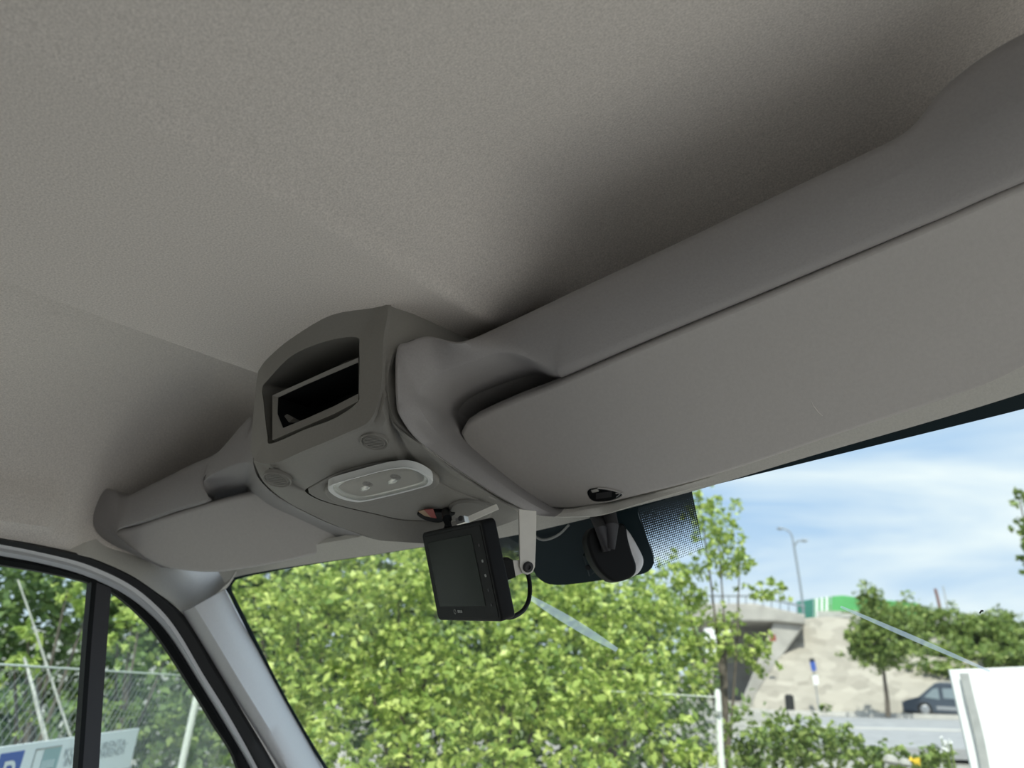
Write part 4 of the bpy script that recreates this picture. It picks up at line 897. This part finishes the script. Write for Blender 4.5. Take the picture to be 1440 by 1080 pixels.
# ---- wire fence in front of the car
g1 = W(1007, 990, 6.0); gd = unit((-1.0, .12, 0)); GP = WP((g1[0], g1[1], 0), -gd, UP); zg = GP.hit(1003, 980)[2]
wire_fence('chain_link_fence', GP, -1.4, 0.0, zg - .75, zg, [0.0], 'sagging chain link fence with a pale post in front of the windscreen', .05, .0014, .024)

# ---- white panel at the lower right
PP = WP(W(1322, 942, 4.6), W(1440, 937, 4.74) - W(1322, 942, 4.6), UP)
pan = thing('billboard', PP.to3((0.3, 0)), 'large blank white panel on a grey post at the lower right corner', 'panel', MI)
a = PP.to2(PP.hit(1322, 942)); r_ = PP.to2(PP.hit(1520, 934))
obj('sheet', MB().box(PP.to3((a[0], a[1] - 1.0)), PP.to3((r_[0], r_[1])) - PP.to3(a), PP.to3((a[0] + .045, a[1])) - PP.to3((a[0] + .0, a[1] - 1.0)), PP.n * .02), 'white', pan, smooth=0)
st_ = [PP.hit(1355, 947, -.02), PP.hit(1361, 975, -.022), PP.hit(1371, 1015, -.022), PP.hit(1379, 1050, -.024), PP.hit(1388, 1100, -.026)]
mb = MB(); rws = []
for p in spline(st_, 3): rws.append([p - PP.ex * .019 - PP.n * .0, p - PP.ex * .019 - PP.n * .014, p + PP.ex * .019 - PP.n * .014, p + PP.ex * .019])
mb.grid(rws, True); mb.cap(rws[0]); mb.cap(rws[-1]); obj('support_rail', mb, 'alu', pan, smooth=30)
mb = MB(); mb.lathe(np.array((*PP.to3((.35, 0), .06)[:2], 0)), UP, [(.03, 0), (.03, a[1] + PP.p[2] - .1)], 12); obj('post', mb, 'alu', pan)

# ---- slate van on the road
d_ = 41.0; vo = W(1271, 1006.5, d_); v_ = vo - EYE; vr = unit((v_[1], -v_[0], 0)); vd = unit((v_[0], v_[1], 0)); k_ = mpp(1271, 1006, d_)
van = thing('panel_van', vo + vr * 2.7 + vd * 1.0, 'slate grey panel van parked on the road, half hidden by the white panel', 'van', MI)
H_ = 52 * k_
prof = [(.04, .14), (.0, .25), (.02, .36), (.12, .43), (.40, .49), (.72, .55), (1.20, .81), (1.48, .955), (1.72, 1.0), (2.4, 1.01), (5.4, .985), (5.6, .93), (5.65, .2), (5.6, .14), (.2, .12)]
vp = lambda q, d: vo + vr * q[0] + UP * q[1] * H_ + vd * d
obj('body', MB().pillow([(x, y) for x, y in prof], lambda q, d: vp(q, d), 2.0, .06), 'van', van, smooth=40)
obj('cab_window', MB().pillow([(.95, .55), (1.36, .79), (1.58, .82), (1.58, .50)], lambda q, d: vp(q, d - .015), .03, .01, 2), 'vanglass', van, smooth=0)
obj('side_window', MB().pillow([(1.74, .54), (1.74, .82), (2.9, .82), (2.9, .54)], lambda q, d: vp(q, d - .015), .03, .01, 2), 'vanglass', van, smooth=0)
obj('sill_panel', MB().pillow([(1.40, .22), (1.40, .32), (4.2, .32), (4.2, .22)], lambda q, d: vp(q, d - .012), .03, .01, 2), 'hub', van, smooth=0)  # grey lower strip drawn in for a reflection along the body
for wx in (.92, 4.4):
    c = vo + vr * wx + UP * .33
    mb = MB(); mb.lathe(c + vd * .02, -vd, [(.33, -.22), (.33, 0), (.30, .03), (.20, .03)], 24); wl = obj('wheel', mb, 'tyre', van)
    mb = MB(); mb.lathe(c + vd * .0, -vd, [(.19, .028), (.18, .035), (.06, .04)], 20); obj('hub', mb, 'hub', wl)
mb = MB(); mb.lathe(vo + vr * .02 + UP * .36 * H_ + vd * .3, -vr, [(.12, -.02), (.11, .02), (.05, .03)], 14); obj('headlamp', mb, 'hub', van)

# ---- street furniture and structures beyond the road
def tube_px(pts, rpx):
    return MB().tube(spline([W(*p) for p in pts], 4), rpx * mpp(*pts[0]), 10)
lamp = thing('street_lamp', W(1131, 870, 52), 'tall grey street lamp with two arms above the green wall', 'street lamp', MI)
obj('mast', tube_px([(1131, 872, 52), (1127, 835, 52), (1121, 795, 52), (1116, 764, 52)], 1.7), 'lamp', lamp)
obj('lamp_arm', tube_px([(1116, 764, 52), (1112, 750, 52), (1104, 744, 52), (1096, 743, 52)], 1.3), 'lamp', lamp)
obj('lamp_arm', tube_px([(1117, 768, 52), (1122, 761, 52), (1132, 760, 52)], 1.2), 'lamp', lamp)
for x, y in ((1097, 743), (1131, 760)):
    c = W(x, y, 52); s = mpp(x, y, 52); mb = MB(); mb.lathe(c + np.array((-5 * s, 0, 0)), (1, 0, -.05), [(.5 * s, 0), (2.2 * s, 2 * s), (2.2 * s, 7 * s), (.8 * s, 10 * s)], 12); obj('lamp_head', mb, 'lamp', lamp)
rs = thing('road_sign', W(1153, 1006, 42), 'thin road sign pole with a blue plate over a white one at the bank', 'road sign', MI)
obj('pole', tube_px([(1153, 1006, 41.8), (1147, 965, 41.8), (1142, 925, 41.8)], .9), 'lamp', rs)
SPn = facing(1144, 940, 41.6)
obj('blue_plate', plate(SPn, [(1138.5, 931), (1146, 930), (1148.5, 943), (1141.5, 944)], .03, .01), 'blue', rs, smooth=0)
obj('dark_plate', plate(SPn, [(1138, 926), (1145, 926), (1146, 930), (1138.5, 931)], .03, .01), 'tyre', rs, smooth=0)
obj('white_plate', plate(SPn, [(1142, 950), (1150, 949), (1151.5, 962), (1145, 964)], .03, .01), 'white', rs, smooth=0)
bo = MB(); bo.lathe(W(1112, 1006, 42.2), UP, [(.22, 0), (.22, .9), (.12, .98)], 14); tag(obj('bollard', bo, 'tyre', frame=MI), 'short dark bollard at the foot of the stone bank', 'bollard')
nb = thing('noise_barrier', W(1170, 872, 56), 'bright green wall with white stripes along the top of the bank', 'wall', MI)
NP = facing(1170, 860, 56)
obj('dark_section', plate(NP, [(1120, 846), (1144, 842), (1144, 871), (1120, 873)], .3, .03), 'darkgreen', nb, smooth=0)
obj('pale_section', plate(NP, [(1145, 842), (1168, 839), (1168, 872), (1145, 872)], .3, .03), 'green', nb, smooth=0)
for k in range(3): obj('white_stripe', plate(NP, [(1147 + k * 7, 842 - k), (1150.5 + k * 7, 841.5 - k), (1150.5 + k * 7, 871), (1147 + k * 7, 871)], .05, .01, -.04), 'white', nb, smooth=0)
obj('green_section', plate(NP, [(1169, 838.5), (1185, 837), (1215, 841), (1290, 848), (1290, 875), (1169, 873)], .3, .03), 'green', nb, smooth=0)
bg_ = thing('bridge', W(1100, 900, 47), 'grey concrete road bridge half hidden by the airy tree', 'bridge', MI)
BP_ = facing(1080, 870, 47)
obj('deck', plate(BP_, [(960, 848), (1060, 848), (1132, 864), (1132, 878), (1090, 874), (960, 872)], 6, .1), 'concrete', bg_, smooth=0)
obj('abutment', plate(BP_, [(1088, 874), (1131, 878), (1110, 908), (1066, 972), (1055, 1003), (1035, 1003)], 6, .1, .3), 'concrete', bg_, smooth=0)
obj('back_wall', plate(BP_, [(955, 870), (1112, 870), (1060, 1003), (955, 1003)], .5, .1, 6.2), 'concrete', bg_, smooth=0)
obj('pier', plate(BP_, [(985, 872), (1000, 872), (1000, 1005), (985, 1005)], 3, .1, 1.5), 'concrete', bg_, smooth=0)
mb = MB()
mb.tube([BP_.hit(960, 838), BP_.hit(1060, 838), BP_.hit(1132, 853)], .06, 6)
for x in range(965, 1133, 12): mb.tube([BP_.hit(x, 849 if x < 1060 else 849 + (x - 1060) * .22), BP_.hit(x, 838 if x < 1060 else 838 + (x - 1060) * .21)], .04, 6)
obj('railing', mb, 'lamp', bg_)
rp = facing(1078, 900, 44); tag(obj('red_panel', plate(rp, [(1082, 893), (1090, 892), (1092, 901), (1083, 902)], .1, .01), 'red', frame=MI), 'small red panel under the end of the concrete bridge', 'panel')
wp_ = facing(1005, 890, 30); tag(obj('white_board', plate(wp_, [(990, 884), (1006, 882), (1010, 888), (1027, 885), (1026, 894), (1008, 898), (1006, 925), (992, 926)], .06, .01), 'white', frame=MI), 'small white board glimpsed through the airy tree beside the bridge', 'board')
tag(obj('mast', tube_px([(1323, 862, 58), (1319, 843, 58), (1315, 828, 58)], 2.2), 'rust', frame=MI), 'short thick brown mast on the green hill skyline', 'mast')
tag(obj('mast', tube_px([(1334, 864, 59), (1330, 843, 59), (1326, 824, 59)], 1.0), 'alu', frame=MI), 'thin pale mast on the green hill skyline', 'mast')

# ---- roadside tree, hillside bushes, tree at the right edge
tree('round_tree', 'tree', 'small round street tree with a bare trunk and pointed top beside the road', [(1240, 898, 50, 38, 39), (1224, 848, 22, 34, 39), (1243, 922, 52, 22, 39), (1265, 880, 32, 32, 39), (1212, 900, 24, 34, 39)], 'leafmid', .24, 4.0, (1249, 1008, 39, W(1249, 1008, 39)[2]), trunk=.12, branch=False)
for x, y, rx, ry, d, lab in ((1262, 876, 44, 34, 54, 'hillside bush right above the round street tree'), (1320, 884, 46, 34, 53, 'hillside bush below the brown mast'), (1375, 893, 46, 32, 52, 'hillside bush in the middle of the slope above the white panel'),
                             (1432, 906, 46, 34, 51, 'hillside bush at the right edge above the white panel'), (1300, 918, 46, 26, 49, 'hillside bush directly above the slate van'), (1360, 926, 46, 26, 48, 'hillside bush just over the top edge of the white panel'), (1205, 878, 22, 18, 54, 'small hillside bush against the green wall'), (1400, 880, 40, 26, 54, 'pale hillside bush on the skyline right of the masts'), (1420, 925, 50, 26, 47, 'low hillside bush above the white panel near the right edge'), (1325, 940, 40, 16, 46, 'low hillside bush between the slate van and the white panel corner')):
    tree('hillside_bush', 'bush', lab, [(x, y, rx * 1.12, ry * 1.15, d)], 'leafmid', .34, 4.5, (x, y + ry, d, W(x, y + ry * .9, d)[2]), trunk=.10, branch=False)
tree('roadside_tree', 'tree', 'tree reaching in at the right edge against the sky', [(1446, 748, 22, 48, 18), (1434, 700, 15, 18, 18), (1440, 790, 14, 20, 18)], 'leafmid', .15, 2.2, (1470, 1000, 18), trunk=.08)
fl = thing('flowering_weed', np.array((*W(1287, 1072, 7.6)[:2], gz(7.6))), 'yellow flowering weed at the bottom edge left of the white panel', 'weed', MI)
mb = MB(); mf = MB()
for k in range(14):
    b = W(1280 + rng.uniform(0, 14), 1066 + rng.uniform(0, 12), 7.5 + rng.uniform(-.1, .1)); mf.lathe(b, rng.normal(size=3) * .4 + np.array((0, -.6, .6)), [(.004, 0), (.013, .004), (.008, .008)], 6); mb.tube([ORG[fl.name][0], b], .004, 5)
obj('stem', mb, 'leafmid', fl); obj('blossom', mf, 'flower', fl)
fl = thing('flowering_weed', np.array((*W(1334, 1045, 7.6)[:2], gz(7.6))), 'white flowering weed touching the left edge of the white panel', 'weed', MI)
mb = MB(); mf = MB()
for k in range(16):
    b = W(1322 + rng.uniform(0, 16), 1036 + rng.uniform(0, 22), 7.5 + rng.uniform(-.1, .1)); mf.lathe(b, rng.normal(size=3) * .4 + np.array((0, -.6, .6)), [(.004, 0), (.011, .004), (.006, .007)], 6); mb.tube([ORG[fl.name][0], b], .004, 5)
obj('stem', mb, 'leafmid', fl); obj('blossom', mf, 'petal', fl)
for x, y, r, lab in ((1252, 1068, 11, 'pale stone at the roadside, left of two'), (1272, 1072, 9, 'pale stone at the roadside, right of two next to the yellow weed')):
    c = W(x, y, 7.2); s = mpp(x, y, 7.2); mb = MB(); mb.lathe(c - UP * r * s * .6, (0.1, 0, 1), [(r * s * .8, 0), (r * s * 1.1, r * s * .4), (r * s * .8, r * s), (r * s * .3, r * s * 1.25)], 9); tag(obj('stone', mb, 'stone', frame=MI, smooth=0), lab, 'stone')
#OUTSIDE-END

# ---- repeats share a group
GROUPS = {'sun_visor': 'sun visors', 'header_shelf': 'header shelves', 'broadleaf_tree': 'bright trees outside the windscreen', 'dense_tree': 'dark trees behind the others',
          'young_tree': 'young trees beyond the side window', 'leafy_shrub': 'low bright shrubs', 'roadside_shrub': 'shrubs before the road', 'fence_shrub': 'shrubs along the wire fence',
          'hillside_bush': 'bushes on the green hill', 'chain_link_fence': 'wire fences', 'bare_stem': 'bare pale stems', 'mast': 'masts on the hill skyline', 'flowering_weed': 'flowering weeds', 'stone': 'stones at the roadside'}
for o in sc.objects:
    k = o.name.split('.')[0]
    if o.parent is None and 'label' in o and k in GROUPS: o['group'] = GROUPS[k]
